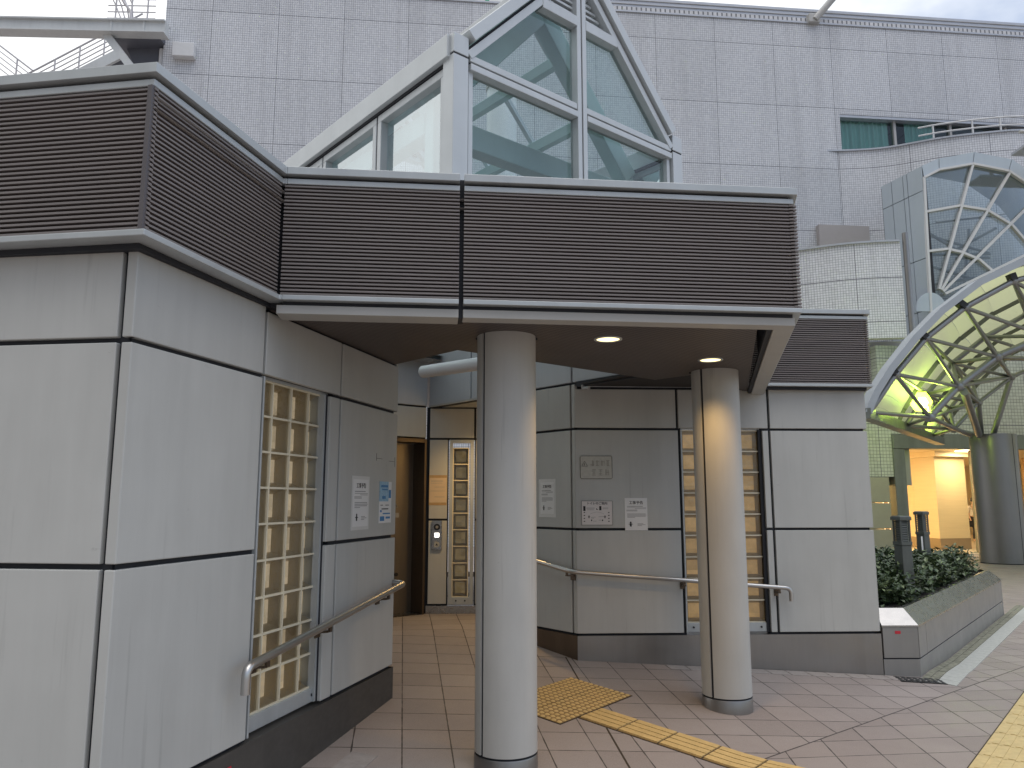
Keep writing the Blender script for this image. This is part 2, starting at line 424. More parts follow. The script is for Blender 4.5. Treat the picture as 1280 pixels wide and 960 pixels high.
def panel(root, fr, u0, u1, z0, z1, w=0, m='panel', t=.03, label=None, name='wall_panel', g=(1, 1)):
    mb = MB(); mb.box(fr, u0+LG*g[0], u1-LG*g[1], z0+LG, z1-LG, w-t, w)
    return obj(name, mb, m, root, bevel=.004, label=label)
def strip(root, fr, name, m, u0, u1, z0, z1, w0, w1, bevel=.003, label=None):
    mb = MB(); mb.box(fr, u0, u1, z0, z1, w0, w1); return obj(name, mb, m, root, bevel=bevel, label=label)
def plinth(root, fr, u0, u1, m, w=0, top=J0-.008, n=6):
    mb = MB(); k = n
    for i in range(k):
        x0 = u0 + (u1-u0)*i/k; x1 = u0 + (u1-u0)*(i+1)/k
        p0 = fr(x0, w, 0); p1 = fr(x1, w, 0)
        mb.add([fr(x0, w, ground(p0.x, p0.y)-.12), fr(x1, w, ground(p1.x, p1.y)-.12), fr(x1, w, top), fr(x0, w, top)], [(0, 1, 2, 3)])
        mb.add([fr(x0, w, top), fr(x1, w, top), fr(x1, w-.16, top), fr(x0, w-.16, top)], [(0, 1, 2, 3)])
    for u in (u0, u1): mb.add([fr(u, w, -.1), fr(u, w, top), fr(u, w-.16, top), fr(u, w-.16, -.1)], [(0, 1, 2, 3)])
    return obj('plinth', mb, m, root, recalc=False)

def louvre_run(root, p0, p1, ends=(0, 0), zb=TT, zt=3.212, inset=.014, bk=(0, 0)):
    """fascia of thin horizontal louvre slats between a bottom trim and a coping"""
    fr = between(p0, p1); L = (Vector(p1) - Vector(p0)).length
    n = 30; pitch = (zt - zb)/n
    mb = MB()
    for i in range(n):
        z = zb + pitch*(i+.5)
        u0, u1 = -ends[0], L + ends[1]
        P = [(-inset, z-.0052), (-inset, z+.0030), (-inset-.004, z+.0058), (-inset-.022, z+.0058), (-inset-.022, z-.0052)]
        k = len(P); vs = [fr(u0, w, zz) for w, zz in P] + [fr(u1, w, zz) for w, zz in P]
        mb.add(vs, [tuple(range(k)), tuple(range(2*k-1, k-1, -1))] + [(j, (j+1) % k, k+(j+1) % k, k+j) for j in range(k)])
    lb = obj('louvre_band', mb, 'slat', root)
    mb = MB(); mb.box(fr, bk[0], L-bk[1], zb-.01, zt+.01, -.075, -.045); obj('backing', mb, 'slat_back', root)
    return fr, L
def mitred(root, name, m, path, z0, z1, w0, w1, bevel=.003):
    """a horizontal trim following a plan path, mitred at its corners; w is outward"""
    mb = MB(); P = [Vector(q) for q in path]; offs = []
    for i in range(len(P)):
        ns = []
        if i > 0: d = (P[i]-P[i-1]).normalized(); ns.append(Vector((d.y, -d.x)))
        if i < len(P)-1: d = (P[i+1]-P[i]).normalized(); ns.append(Vector((d.y, -d.x)))
        n = sum(ns, Vector((0, 0))).normalized(); n = n/ n.dot(ns[0]); offs.append(n)
    ring = lambda i: [(*(P[i]+offs[i]*w0), z0), (*(P[i]+offs[i]*w1), z0), (*(P[i]+offs[i]*w1), z1), (*(P[i]+offs[i]*w0), z1)]
    vs = [q for i in range(len(P)) for q in ring(i)]; fs = [(0, 1, 2, 3)]
    for i in range(len(P)-1):
        for k in range(4): fs.append((i*4+k, i*4+(k+1) % 4, i*4+4+(k+1) % 4, i*4+4+k))
    e = (len(P)-1)*4; fs.append((e+3, e+2, e+1, e)); mb.add(vs, fs)
    return obj(name, mb, m, root, bevel=bevel)

def block_window(root, fr, u0, cols, pu, z0, rows, pz, w, back, depth=.085, sill=None, frm=None):
    """grid of square glass blocks: each block a shallow glass-fronted box"""
    win = MB(); th = .0055
    u1 = u0 + cols*pu; z1 = z0 + rows*pz
    for i in range(cols+1): win.box(fr, u0+i*pu-th, u0+i*pu+th, z0-th, z1+th, w-depth, w)
    for j in range(rows+1):
        for i in range(cols): win.box(fr, u0+i*pu+th, u0+(i+1)*pu-th, z0+j*pz-th, z0+j*pz+th, w-depth, w-.0015)
    W = obj('window', win, 'grout_cream', root, label='grid of square glass blocks')
    mb = MB()
    for i in range(cols):
        for j in range(rows):
            a, b_, c, d = u0+i*pu+th, u0+(i+1)*pu-th, z0+j*pz+th, z0+(j+1)*pz-th
            e = .026
            mb.add([fr(a+e, w-depth+.012, c+e), fr(b_-e, w-depth+.012, c+e), fr(b_-e, w-depth+.012, d-e), fr(a+e, w-depth+.012, d-e)], [(0, 1, 2, 3)])
    obj('glass_back', mb, back, W, recalc=False)
    mb = MB()
    for i in range(cols):
        for j in range(rows):
            a, b_, c, d = u0+i*pu+th, u0+(i+1)*pu-th, z0+j*pz+th, z0+(j+1)*pz-th; e = .026
            o_ = [fr(a, w-.02, c), fr(b_, w-.02, c), fr(b_, w-.02, d), fr(a, w-.02, d)]
            i_ = [fr(a+e, w-depth+.012, c+e), fr(b_-e, w-depth+.012, c+e), fr(b_-e, w-depth+.012, d-e), fr(a+e, w-depth+.012, d-e)]
            mb.add(o_+i_, [(k, (k+1) % 4, 4+(k+1) % 4, 4+k) for k in range(4)])
    obj('glass_side', mb, 'block_side', W, recalc=False)
    mb = MB()
    for i in range(cols):
        for j in range(rows):
            a, b_, c, d = u0+i*pu+th, u0+(i+1)*pu-th, z0+j*pz+th, z0+(j+1)*pz-th
            mb.add([fr(a, w-.012, c), fr(b_, w-.012, c), fr(b_, w-.012, d), fr(a, w-.012, d)], [(0, 1, 2, 3)])
    obj('glass_face', mb, 'block_glass', W, recalc=False)
    mb = MB(); mb.box(fr, u0, u1, z0, z1, w-depth-.05, w-depth-.004); obj('window_back', mb, 'shop_wall', W)
    if frm:
        a, b_, c, d, fw = frm
        mb = MB(); mb.box(fr, a, a+fw, c, d, w-.03, w+.012); mb.box(fr, b_-fw, b_, c, d, w-.03, w+.012)
        mb.box(fr, a+fw, b_-fw, d-fw, d, w-.03, w+.012); mb.box(fr, a+fw, b_-fw, c, z0-.004, w-.03, w+.0135)
        obj('frame', mb, 'alu', W, bevel=.002)
        mb = MB()
        for u in (a+fw+.05, b_-fw-.05):
            mb.tube([fr(u, w+.010, (c+z0)/2), fr(u, w+.020, (c+z0)/2)], .009, 10)
        obj('bolt_cover', mb, 'ink', W)
    return W

# ------------------------------------------------------------------ left wall block
lw = thing('panel_wall', 'pale grey panelled wall block standing nearest, with dark louvre band and tall pale glass block window', 'wall', (A[0]-1.6, A[1]+1.2, 0))
for z0, z1 in ((J0, J2), (J2, J1), (J1, TB-.005)):
    panel(lw, f_left, -.055, .0, z0, z1, g=(1, 0)); panel(lw, f_left, -1.95, -.055, z0, z1); panel(lw, f_left, -3.2, -1.95, z0, z1)
strip(lw, f_left, 'backing', 'joint', -3.2, -.03, J0-.02, TB, -.10, -.026, 0)
plinth(lw, f_left, -3.2, 0, 'dark_plinth')
wu0, wu1 = .975, 1.69
for z0, z1 in ((J0, J2), (J2, J1)):
    panel(lw, f_side, 0.001, .955, z0, z1, g=(0, 1)); panel(lw, f_side, 1.825, 2.752, z0, z1); panel(lw, f_side, wu1-.01, 1.825, z0, z1, t=.05)
panel(lw, f_side, 0.001, .955, J1, TB-.005, g=(0, 1)); panel(lw, f_side, .955, 1.825, J1, TB-.03); panel(lw, f_side, 1.825, 2.752, J1, TB-.03)
strip(lw, f_side, 'backing', 'joint', .03, wu0, J0-.02, TB, -.10, -.026, 0)
strip(lw, f_side, 'backing', 'joint', 1.765, 2.70, J0-.02, TB, -.10, -.026, 0)
strip(lw, f_side, 'backing', 'joint', wu0, 1.765, J1+.012, TB, -.10, -.026, 0)
strip(lw, f_side, 'jamb', 'alu', .962, wu0, J0+.01, J1, -.10, -.002, .002)
strip(lw, f_side, 'jamb', 'joint', wu1-.008, wu1+.003, J0+.01, J1, -.12, -.02, 0)
strip(lw, f_side, 'jamb', 'alu', wu1-.03, wu1-.009, J0+.015, J1-.003, -.12, -.026, 0)
plinth(lw, f_side, 0, 2.752, 'dark_plinth', w=.002)
block_window(lw, f_side, .945, 4, .1945, .497, 9, .188, -.055, 'block_pale', frm=(.93, 1.735, .418, 2.215, .022))
f_end = frame(B, (-.9692, .2462))                    # short end face behind the side wall, towards the lift
for z0, z1 in ((J0, J2), (J2, J1), (J1, BH)): panel(lw, frame(B, (-.9692, .2462)), 0, 1.2, z0, z1)
strip(lw, f_end, 'plinth', 'dark_plinth', 0, 1.2, -.1, J0-.008, -.05, 0, 0)
strip(lw, f_end, 'backing', 'joint', .03, 1.2, J0-.02, BH, -.10, -.026, 0)
louvre_run(lw, PA0, PA, (0, -.006), bk=(0, .12)); louvre_run(lw, PA, PI, (-.004, 0), bk=(.12, 0))
epi = (Vector(PD)-Vector(PI)).normalized()
pth = [PA0, PA, PI, tuple(Vector(PI) + epi*.012)]
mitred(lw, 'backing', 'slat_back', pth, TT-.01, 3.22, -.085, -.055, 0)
mitred(lw, 'trim', 'alu', pth, TB, TT, -.10, 0)
mitred(lw, 'trim_shadow_gap', 'joint', pth, TB-.022, TB-.001, -.16, -.085, 0)
mitred(lw, 'trim', 'alu', pth, 3.212, 3.242, -.05, -.010)
mitred(lw, 'trim_shadow_gap', 'joint', pth, 3.2425, 3.2575, -.12, -.035, 0)
mitred(lw, 'coping', 'alu', pth, 3.258, CT, -.28, .012)
mb = MB(); fr = between(PA, PI)
mb.bar((*fr(.010, -.022, 0).xy, TT), (*fr(.010, -.022, 0).xy, 3.212), .020, .020, (.97, -.25, 0)); obj('corner_bead', mb, 'bead', lw)
mb = MB(); q = f_side(.80, .005, .36); d = f_side.d
mb.slab([f_side(.80, .004, .30), f_side(.83, .004, .30), f_side(.83, .004, .335), f_side(.80, .004, .335)], (f_side.n.x*.002, f_side.n.y*.002, 0))
obj('survey_mark', mb, 'red', lw)
mb = MB()
for u, z, w_, h_ in ((2.38, 1.83, .004, .05), (2.70, 1.80, .004, .07), (2.38, 1.845, .10, .003), (2.60, 1.835, .09, .003)):
    mb.box(f_side, u, u+w_, z, z+h_, 0, .0012)
obj('tape_residue', mb, 'ink_faint', lw)

# ------------------------------------------------------------------ right wall block
rw = thing('panel_wall', 'pale grey panelled wall block behind the thinner-looking far column, with amber glass block window and notices', 'wall', (1.9, 8.2, .1))
for z0, z1 in ((J0, J2), (J2, J1)):
    panel(rw, f_right, 0.001, .945, z0, z1, g=(0, 1)); panel(rw, f_right, 1.775, 2.688, z0, z1); panel(rw, f_right, 1.70, 1.775, z0, z1, t=.07)
panel(rw, f_right, 0.001, .93, J1, TB-.012, g=(0, 1)); panel(rw, f_right, .93, 1.775, J1, TB-.012); panel(rw, f_right, 1.775, 2.688, J1, TB-.005)
strip(rw, f_right, 'backing', 'joint', .03, .965, J0-.02, TB, -.10, -.026, 0)
strip(rw, f_right, 'backing', 'joint', 1.705, 2.65, J0-.02, TB, -.10, -.026, 0)
strip(rw, f_right, 'backing', 'joint', .965, 1.705, J1+.012, TB, -.10, -.026, 0)
strip(rw, f_right, 'jamb', 'alu', .958, .972, J0+.01, J1, -.10, -.004, .002)
strip(rw, f_right, 'jamb', 'joint', 1.68, 1.705, J0+.01, J1, -.12, -.03, 0)
plinth(rw, f_right, 0, 2.688, 'stainless_dull', w=.003)
block_window(rw, f_right, .978, 4, .177, .497, 9, .188, -.05, 'block_amber', frm=(.966, 1.698, .418, 2.215, .014))
f_rs = frame(R1, (.2504, .968))
for z0, z1 in ((J0, J2), (J2, J1), (J1, TB)): panel(rw, f_rs, 0, 2.2, z0, z1); panel(rw, f_rs, 2.2, 4.6, z0, z1)
strip(rw, f_rs, 'backing', 'joint', .03, 4.6, -.1, TB, -.10, -.03, 0)
for z0, z1 in ((J0, J2), (J2, J1), (J1, BH)):         # diagonal face towards the lift
    panel(rw, f_diag, 2.318, 2.373, z0, z1, g=(1, 0)); panel(rw, f_diag, 1.75, 2.318, z0, z1)
strip(rw, f_diag, 'backing', 'joint', 1.76, 2.34, J0-.02, BH, -.10, -.026, 0)
plinth(rw, f_diag, 1.75, 2.373, 'bronze', w=.003)  # stainless plinth; its brownish reflection is put into the colour
s0 = f_diag(1.75, 0, 0); f_rec = frame((s0.x, s0.y + 1.5), (0, -1))
for z0, z1 in ((J0, J2), (J2, J1), (J1, BH)): panel(rw, f_rec, .1, 1.5, z0, z1)
strip(rw, f_rec, 'backing', 'joint', 0, 1.47, -.1, BH, -.10, -.03, 0)
rpt = [SR, RP1, (RP1[0]+.25*4.5, RP1[1]+.968*4.5)]
louvre_run(rw, SR, RP1, (.25, 0), bk=(0, .08)); louvre_run(rw, RP1, rpt[2], bk=(.08, 0))
mitred(rw, 'trim', 'alu', rpt, TB, TT, -.10, 0)
mitred(rw, 'trim_shadow_gap', 'joint', rpt, TB-.024, TB-.001, -.10, -.05, 0)
mitred(rw, 'trim', 'alu', rpt, 3.212, 3.242, -.05, -.010)
mitred(rw, 'trim_shadow_gap', 'joint', rpt, 3.2425, 3.2575, -.12, -.035, 0)
mitred(rw, 'coping', 'alu', [(SR[0]-.5, SR[1]-.02), RP1, rpt[2]], 3.258, CT, -.28, .012)

# ------------------------------------------------------------------ entrance canopy
cn = thing('entrance_canopy', 'flat canopy over the entrance with dark brown louvre fascia and brown ribbed soffit', 'canopy', (.2, 4.9, SOF))
g = .012
fr = between(PI, PD); LP = (Vector(PD)-Vector(PI)).length; ug = (Vector(PG)-Vector(PI)).length
pt = lambda u, w=0: tuple(fr(u, w, 0).xy)
for (q0, q1, ee, bb) in ((pt(.0), pt(ug-g), (0, 0), (.01, 0)), (pt(ug+g), PD, (0, .012), (0, .08))): louvre_run(cn, q0, q1, ee, bk=bb)
louvre_run(cn, PD, SR, bk=(.08, 0))
for path in ([pt(.0125), pt(ug-g)], [pt(ug+g), PD, SR]):
    mitred(cn, 'trim', 'alu', path, TB, TT, -.10, 0)
    mitred(cn, 'trim_shadow_gap', 'joint', path, SOF+.012, TB-.001, -.16, -.045, 0)
    mitred(cn, 'trim', 'alu', path, 3.212, 3.242, -.05, -.010)
    mitred(cn, 'trim_shadow_gap', 'joint', path, 3.2425, 3.2575, -.12, -.035, 0)
    mitred(cn, 'coping', 'alu', path, 3.258, CT, -.28, .012)
mb = MB(); mb.box(fr, ug-g-.004, ug+g+.004, 2.52, CT-.006, -.2, -.06); obj('expansion_joint', mb, 'joint', cn)
e0 = fr.d
mitred(cn, 'edge_beam', 'beam_paint', [pt(-.02, -.035), pt(ug-g, -.035)], 2.516, 2.562, -.16, 0)
cr = between(PD, SR); LR = (Vector(SR)-Vector(PD)).length
pc = Vector(PD) + (Vector(PI)-Vector(PD)).normalized()*.035 + fr.n*-.035
mitred(cn, 'edge_beam', 'beam_paint', [pt(ug+g, -.035), tuple(cr(.035, -.035, 0).xy), tuple(cr(LR+.1, -.035, 0).xy)], 2.516, 2.562, -.11, 0)
mitred(cn, 'edge_shadow_gap', 'joint', [tuple(cr(.10, -.145, 0).xy), tuple(cr(LR+.1, -.145, 0).xy)], 2.53, 2.562, -.03, 0, 0)
F = (-.363, 5.08); H = (1.193, 6.37); S2 = (1.60, 5.95)
sof = [pt(.0, -.19), pt(LP-.17, -.19), tuple(cr(LR+.12, -.175, 0).xy), (2.12, 7.05), S2, H, F, (B[0]-.01, B[1]-.09), tuple(f_side(2.65, -.01, 0).xy), tuple(f_side(1.0, -.01, 0).xy)]
mb = MB(); mb.prism(sof, SOF, SOF+.02); obj('soffit', mb, 'soffit', cn)
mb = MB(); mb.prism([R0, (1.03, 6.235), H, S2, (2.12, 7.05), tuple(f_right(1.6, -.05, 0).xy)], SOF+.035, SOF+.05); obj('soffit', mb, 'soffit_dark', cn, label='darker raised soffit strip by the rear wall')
mb = MB(); mb.bar((.60, 6.93, SOF+.045), (1.20, 6.22, SOF+.045), .05, .045); mb.bar((*H, SOF+.03), (*S2, SOF+.03), .03, .05); mb.bar((*H, SOF+.03), (*F, SOF+.03), .03, .03)
mb.bar((*F, SOF+.03), (B[0], B[1]-.1, SOF+.03), .03, .03)
obj('edge_angle', mb, 'joint', cn)
mb = MB(); q = Vector((.635, 6.86, SOF)); mb.tube([q+Vector((0, 0, .03)), q, q+Vector((.05, -.06, -.005))], .016, 8); obj('drain_pipe', mb, 'fitting', cn)
# roof deck with the diagonal opening under the lantern
bm = bmesh.new()
outer = [PA0, PA, PI, PD, SR, RP1, (RP1[0]+1.1, RP1[1]+4.4), (3.5, 13), (-6.5, 13)]
WL, LL = 2.42, 2.95
lan = lambda a, b, z=0: Vector((*(Q + a2*a + b2*b), z))
hole = [lan(.05, .05), lan(WL-.05, .05), lan(WL-.05, LL-.05), lan(.05, LL-.05)]
es = []
for loop in ([Vector((x*0.999, y+.02, 0)) for x, y in outer], hole):
    vs = [bm.verts.new((v[0], v[1], 0)) for v in loop]
    es += [bm.edges.new((vs[i], vs[(i+1) % len(vs)])) for i in range(len(vs))]
bmesh.ops.triangle_fill(bm, use_beauty=True, use_dissolve=False, edges=es)
mb = MB(); bm.verts.ensure_lookup_table(); bm.verts.index_update()
vv = [v.co.copy() for v in bm.verts]; ff = [[v.index for v in q.verts] for q in bm.faces]; bm.free()
mb.add([(v.x, v.y, 3.17) for v in vv], ff); mb.add([(v.x, v.y, 3.12) for v in vv], [q[::-1] for q in ff])
obj('roof_deck', mb, 'grey_wall', cn, recalc=False)

# columns
def column(c, label):
    t_ = thing('column', label, 'column', (*c, ground(*c)), 'round columns carrying the entrance canopy')
    r = .179; zb = ground(*c) - .03; zt = SOF + .01; z1 = ground(c[0], c[1]-r) + .093
    g0 = R(180+49+90-90); ga = math.atan2(-math.cos(R(49)), -math.sin(R(49))); gw = R(3.6)
    n = 64; mb = MB(); ang = [ga + gw + (2*math.pi-2*gw)*i/n for i in range(n+1)]
    vs = [(c[0]+r*math.cos(a), c[1]+r*math.sin(a), z) for z in (z1+.012, zt) for a in ang]
    mb.add(vs, [(i, i+1, n+1+i+1, n+1+i) for i in range(n)], True)
    inn = [(c[0]+(r-.012)*math.cos(a), c[1]+(r-.012)*math.sin(a), z) for z in (z1+.012, zt) for a in (ang[0], ang[-1])]
    k = len(vs); mb.add([vs[0], vs[n+1], inn[2], inn[0]], [(0, 1, 2, 3)]); mb.add([vs[n], vs[2*n+1], inn[3], inn[1]], [(0, 1, 2, 3)])
    obj('shaft', mb, 'column_paint', t_, recalc=False)
    mb = MB(); mb.tube([(*c, zb), (*c, zt)], r-.009, 48); obj('joint_core', mb, 'joint', t_)
    mb = MB(); mb.tube([(*c, zb), (*c, z1-.004), (*c, z1)], [r+.002, r+.002, r], 64); obj('base_ring', mb, 'stainless_dull', t_)
    mb = MB()
    for s in (-1, 1): mb.tube([(c[0]+s*(r+.002), c[1]+.03, SOF-.012), (c[0]+s*(r+.002), c[1]+.03, SOF+.01)], .010, 8)
    obj('fixing', mb, 'ink', t_)
column((-.034, 4.662), 'round pale grey column standing nearest, in front of the lift entrance')
column((1.579, 5.955), 'round pale grey column further back, lit warm by the downlight above it')

# downlights in the soffit
def downlight(c, label, z=SOF, energy=28, size=R(95), grp='round downlights in the entrance soffit', r=.072, tilt=None):
    t_ = thing('ceiling_light', label, 'ceiling light', (*c, z), grp)
    mb = MB(); n = 32
    ring = []
    for rr, zz in ((r+.016, z+.001), (r+.016, z-.006), (r, z-.006), (r-.006, z+.018)):
        ring.append([(c[0]+rr*math.cos(2*math.pi*k/n), c[1]+rr*math.sin(2*math.pi*k/n), zz) for k in range(n)])
    vs = [q for g_ in ring for q in g_]
    mb.add(vs, [(i*n+k, i*n+(k+1) % n, (i+1)*n+(k+1) % n, (i+1)*n+k) for i in range(3) for k in range(n)], True)
    obj('trim_ring', mb, 'alu', t_, recalc=False)
    mb = MB(); mb.add([(c[0]+r*math.cos(2*math.pi*k/n), c[1]+r*math.sin(2*math.pi*k/n), z-.003) for k in range(n)], [tuple(range(n))[::-1]])
    obj('lamp_disc', mb, 'lamp_warm', t_, recalc=False)
    ld = bpy.data.lights.new('downlight_lamp', 'SPOT'); ld.energy = energy; ld.color = (1.0, .62, .24); ld.spot_size = size; ld.spot_blend = .7; ld.shadow_soft_size = .06
    lo = bpy.data.objects.new('downlight_lamp', ld); lo.parent = t_; lo.location = (0, 0, -.02); COL.objects.link(lo)
downlight((.597, 4.714), 'lit round downlight in the soffit nearest the front louvre fascia', energy=22, size=R(118))
downlight((1.415, 5.43), 'lit round downlight in the soffit just in front of the further column', energy=25, size=R(125))
downlight((-.12, 8.15), 'lit round downlight under the overhang before the lift', z=BH-.004, energy=58, size=R(145))

# ------------------------------------------------------------------ lift lobby
lb = thing('lobby_wall', 'grey panelled lobby wall beyond the columns with slim glass block window and upper blue-lit panels', 'wall', (-.9, 8.9, .32))
for u0, u1, z0, z1 in ((.008, .232, .42, 1.345), (.008, .232, 1.345, 2.25), (.008, .53, 2.25, BH-.005), (.53, 1.3, 2.25, BH-.005), (.53, 1.3, .42, 1.345), (.53, 1.3, 1.345, 2.25)):
    panel(lb, f_call, u0, u1, z0, z1)
strip(lb, f_call, 'backing', 'joint', -.02, .232, .3, BH, -.10, -.026, 0); strip(lb, f_call, 'backing', 'joint', .53, 1.3, .3, BH, -.10, -.026, 0)
strip(lb, f_call, 'backing', 'joint', .232, .53, 2.24, BH, -.10, -.026, 0)
strip(lb, f_call, 'kick_plate', 'stainless', .0, 1.3, .25, .412, -.04, .002, 0)
block_window(lb, f_call, .287, 1, .172, .507, 9, .182, -.004, 'block_olive', frm=(.243, .518, .425, 2.24, .038))
for z0, z1 in ((2.25, BH),): panel(lb, f_lift, -.3, .985, z0, z1)
strip(lb, f_lift, 'backing', 'joint', -.6, .98, 2.24, 3.4, -.10, -.026, 0)
for u0, u1 in ((-.6, .99),): panel(lb, f_lift, u0, u1, BH, 3.45, m='panel_skylit', name='upper_panel')
for u0, u1 in ((.0, .80), (.80, 1.56), (1.56, 2.335), (2.335, 3.2)): panel(lb, f_diag, u0, u1, BH, 3.45, m='panel_skylit', name='upper_panel')
strip(lb, f_diag, 'backing', 'joint', -.02, 3.2, BH-.006, 3.45, -.10, -.026, 0)
# underside of the overhanging upper wall
mb = MB(); mb.prism([K, tuple(f_diag(1.76, 0, 0).xy), (s0.x, s0.y+1.45), (K[0]+1.2, K[1]+.05)], BH-.002, BH+.02); obj('overhang_soffit', mb, 'panel', lb)
le = thing('lift_entrance', 'bronze framed lift doorway with dark metal sliding doors at the end of the lobby', 'lift door', tuple(f_lift(.45, -.1, .32)))
u0, u1, zt = -.13, .975, 2.245
mb = MB(); mb.box(f_lift, u1-.028, u1, .25, zt, -.22, .012); mb.box(f_lift, u0, u0+.028, .25, zt, -.22, .012); mb.box(f_lift, u0+.028, u1-.028, zt-.045, zt, -.22, .012)
obj('frame', mb, 'bronze', le, bevel=.003)
for i, (x0, x1, ww) in enumerate(((u0+.028, .42, -.215), (.424, u1-.028, -.215))):
    mb = MB(); mb.box(f_lift, x0, x1, .30, zt-.045, ww-.04, ww); lf = obj('door_leaf', mb, 'door_leaf', le, bevel=.003)
    if i == 1:
        mb = MB(); cx, cz = .68, 1.52
        for k in range(3):
            p0 = (cx+.075*math.sin(k*2*math.pi/3), cz+.075*math.cos(k*2*math.pi/3)); p1 = (cx+.075*math.sin((k+1)*2*math.pi/3), cz+.075*math.cos((k+1)*2*math.pi/3))
            mb.bar(f_lift(p0[0], ww+.003, p0[1]), f_lift(p1[0], ww+.003, p1[1]), .003, .013, (f_lift.n.x, f_lift.n.y, 0))
        mb.box(f_lift, cx-.008, cx+.008, cz-.015, cz+.035, ww+.001, ww+.003)
        mb.box(f_lift, cx-.085, cx+.085, cz-.15, cz-.10, ww+.001, ww+.003)
        obj('warning_sticker', mb, 'ink_grey', lf)
        mb = MB(); mb.tube([f_lift(.74, ww, .75), f_lift(.74, ww+.02, .75)], .02, 12); obj('door_stop', mb, 'ink', lf)
strip(le, f_lift, 'sill_plate', 'stainless', u0, u1, .25, .328, -.22, .01, 0)

pipe = MB(); pipe.tube([(-.90, 7.75, 2.85), (-.35, 7.12, 2.815), (.32, 6.36, 2.80)], .062, 24)
obj('ceiling_tube', pipe, 'white_paint', None, label='thick white tube crossing below the lantern beside the nearest column', cat='pipe')

# ------------------------------------------------------------------ signs and papers
def sheet(name, label, cat, fr, u0, u1, z0, z1, m='paper', w=.0015, tape=None, lines=(), title=None, extra=None):
    t_ = thing(name, label, cat, tuple(fr((u0+u1)/2, w, z0)))
    if tape:
        du, dz = tape; mb = MB(); mb.box(fr, u0-du, u1+du, z0-dz, z1+dz, 0, w); obj('tape_border', mb, 'tape_film' if m == 'paper' else 'tape_tan', t_)
    mb = MB(); mb.box(fr, u0, u1, z0, z1, 0, w+.001); obj('page', mb, m, t_)
    W, Hh = u1-u0, z1-z0; ww = w+.0018
    mb = MB()
    for (x0, x1, y, h) in lines: mb.box(fr, u0+x0*W, u0+x1*W, z0+y*Hh, z0+(y+h)*Hh, w, ww)
    if mb.v: obj('print', mb, 'ink_grey', t_)
    if title:
        mb = MB()
        for s, x, y, sz, bo in title: put_text(mb, fr, s, u0+x*W, z0+y*Hh, ww, sz, 1.0, bo)
        obj('lettering', mb, 'ink', t_, recalc=False)
    if extra: extra(t_, fr, u0, z0, W, Hh, ww)
    return t_
NL = [(.10, .80, .735, .016), (.10, .95, .695, .010), (.45, .95, .665, .010), (.07, .55, .625, .010), (.07, .55, .595, .014),
      (.10, .92, .50, .014), (.10, .95, .465, .014), (.10, .92, .43, .014), (.10, .45, .395, .012), (.55, .80, .20, .012), (.55, .90, .17, .012), (.55, .75, .14, .012)]
def guard(t_, fr, u0, z0, W, Hh, ww):
    mb = MB(); mb.box(fr, u0+.21*W, u0+.29*W, z0+.12*Hh, z0+.22*Hh, 0, ww); mb.tube([fr(u0+.25*W, 0, z0+.245*Hh), fr(u0+.25*W, ww, z0+.245*Hh)], .04*W, 8)
    mb.box(fr, u0+.16*W, u0+.34*W, z0+.185*Hh, z0+.20*Hh, 0, ww+.0004); obj('bowing_figure', mb, 'ink', t_)
TITLE = [('工事予告', .5, .86, .036, .0012)]
sheet('paper_notice', 'white paper notice taped on the left wall, beside the blue poster', 'notice', f_side, 2.035, 2.262, 1.392, 1.695, tape=(.018, .022), lines=NL, title=TITLE, extra=guard)
def poster(t_, fr, u0, z0, W, Hh, ww):
    mb = MB(); mb.box(fr, u0, u0+W*.74, z0+.52*Hh, z0+Hh, 0, ww); obj('blue_field', mb, 'blue_pale', t_)
    mb = MB()
    for x0, x1, y, h in ((.12, .68, .86, .055), (.2, .66, .79, .03), (.22, .5, .58, .07), (.08, .2, .26, .05), (.30, .9, .21, .03), (.08, .42, .05, .11), (.55, .9, .10, .05), (.76, .95, .6, .2)):
        mb.box(fr, u0+x0*W, u0+x1*W, z0+y*Hh, z0+(y+h)*Hh, 0, ww+.0006)
    obj('picture', mb, 'blue_ink', t_)
    mb = MB()
    for x0, x1, y, h in ((.2, .75, .325, .025), (.1, .3, .42, .015), (.5, .8, .42, .015)): mb.box(fr, u0+x0*W, u0+x1*W, z0+y*Hh, z0+(y+h)*Hh, 0, ww)
    obj('print', mb, 'ink', t_)
sheet('poster', 'narrow blue and white poster on the left wall by the lift doorway', 'poster', f_side, 2.443, 2.652, 1.404, 1.69, extra=poster)
sheet('paper_notice', 'white paper notice in clear tape on the angled wall just right of the nearest column', 'notice', f_diag, 1.905, 2.085, 1.435, 1.725, tape=(.024, .03), lines=NL, title=[('工事予告', .5, .86, .030, .001)], extra=guard)
sheet('paper_notice', 'white paper notice hanging over the dark wall joint, right of the toilet plate', 'notice', f_right, .435, .637, 1.296, 1.58, lines=NL, title=[('工事予告', .5, .85, .032, .001)], extra=guard)
sheet('paper_notice', 'yellowed paper notice fixed with brown tape above the lift call panel', 'notice', f_call, .022, .213, 1.535, 1.81, m='paper_tan', tape=(.004, .03),
      lines=[(.1, .8, .86, .02), (.1, .75, .78, .012), (.3, .9, .62, .012), (.05, .4, .46, .014), (.4, .9, .46, .012), (.3, .9, .22, .014)])
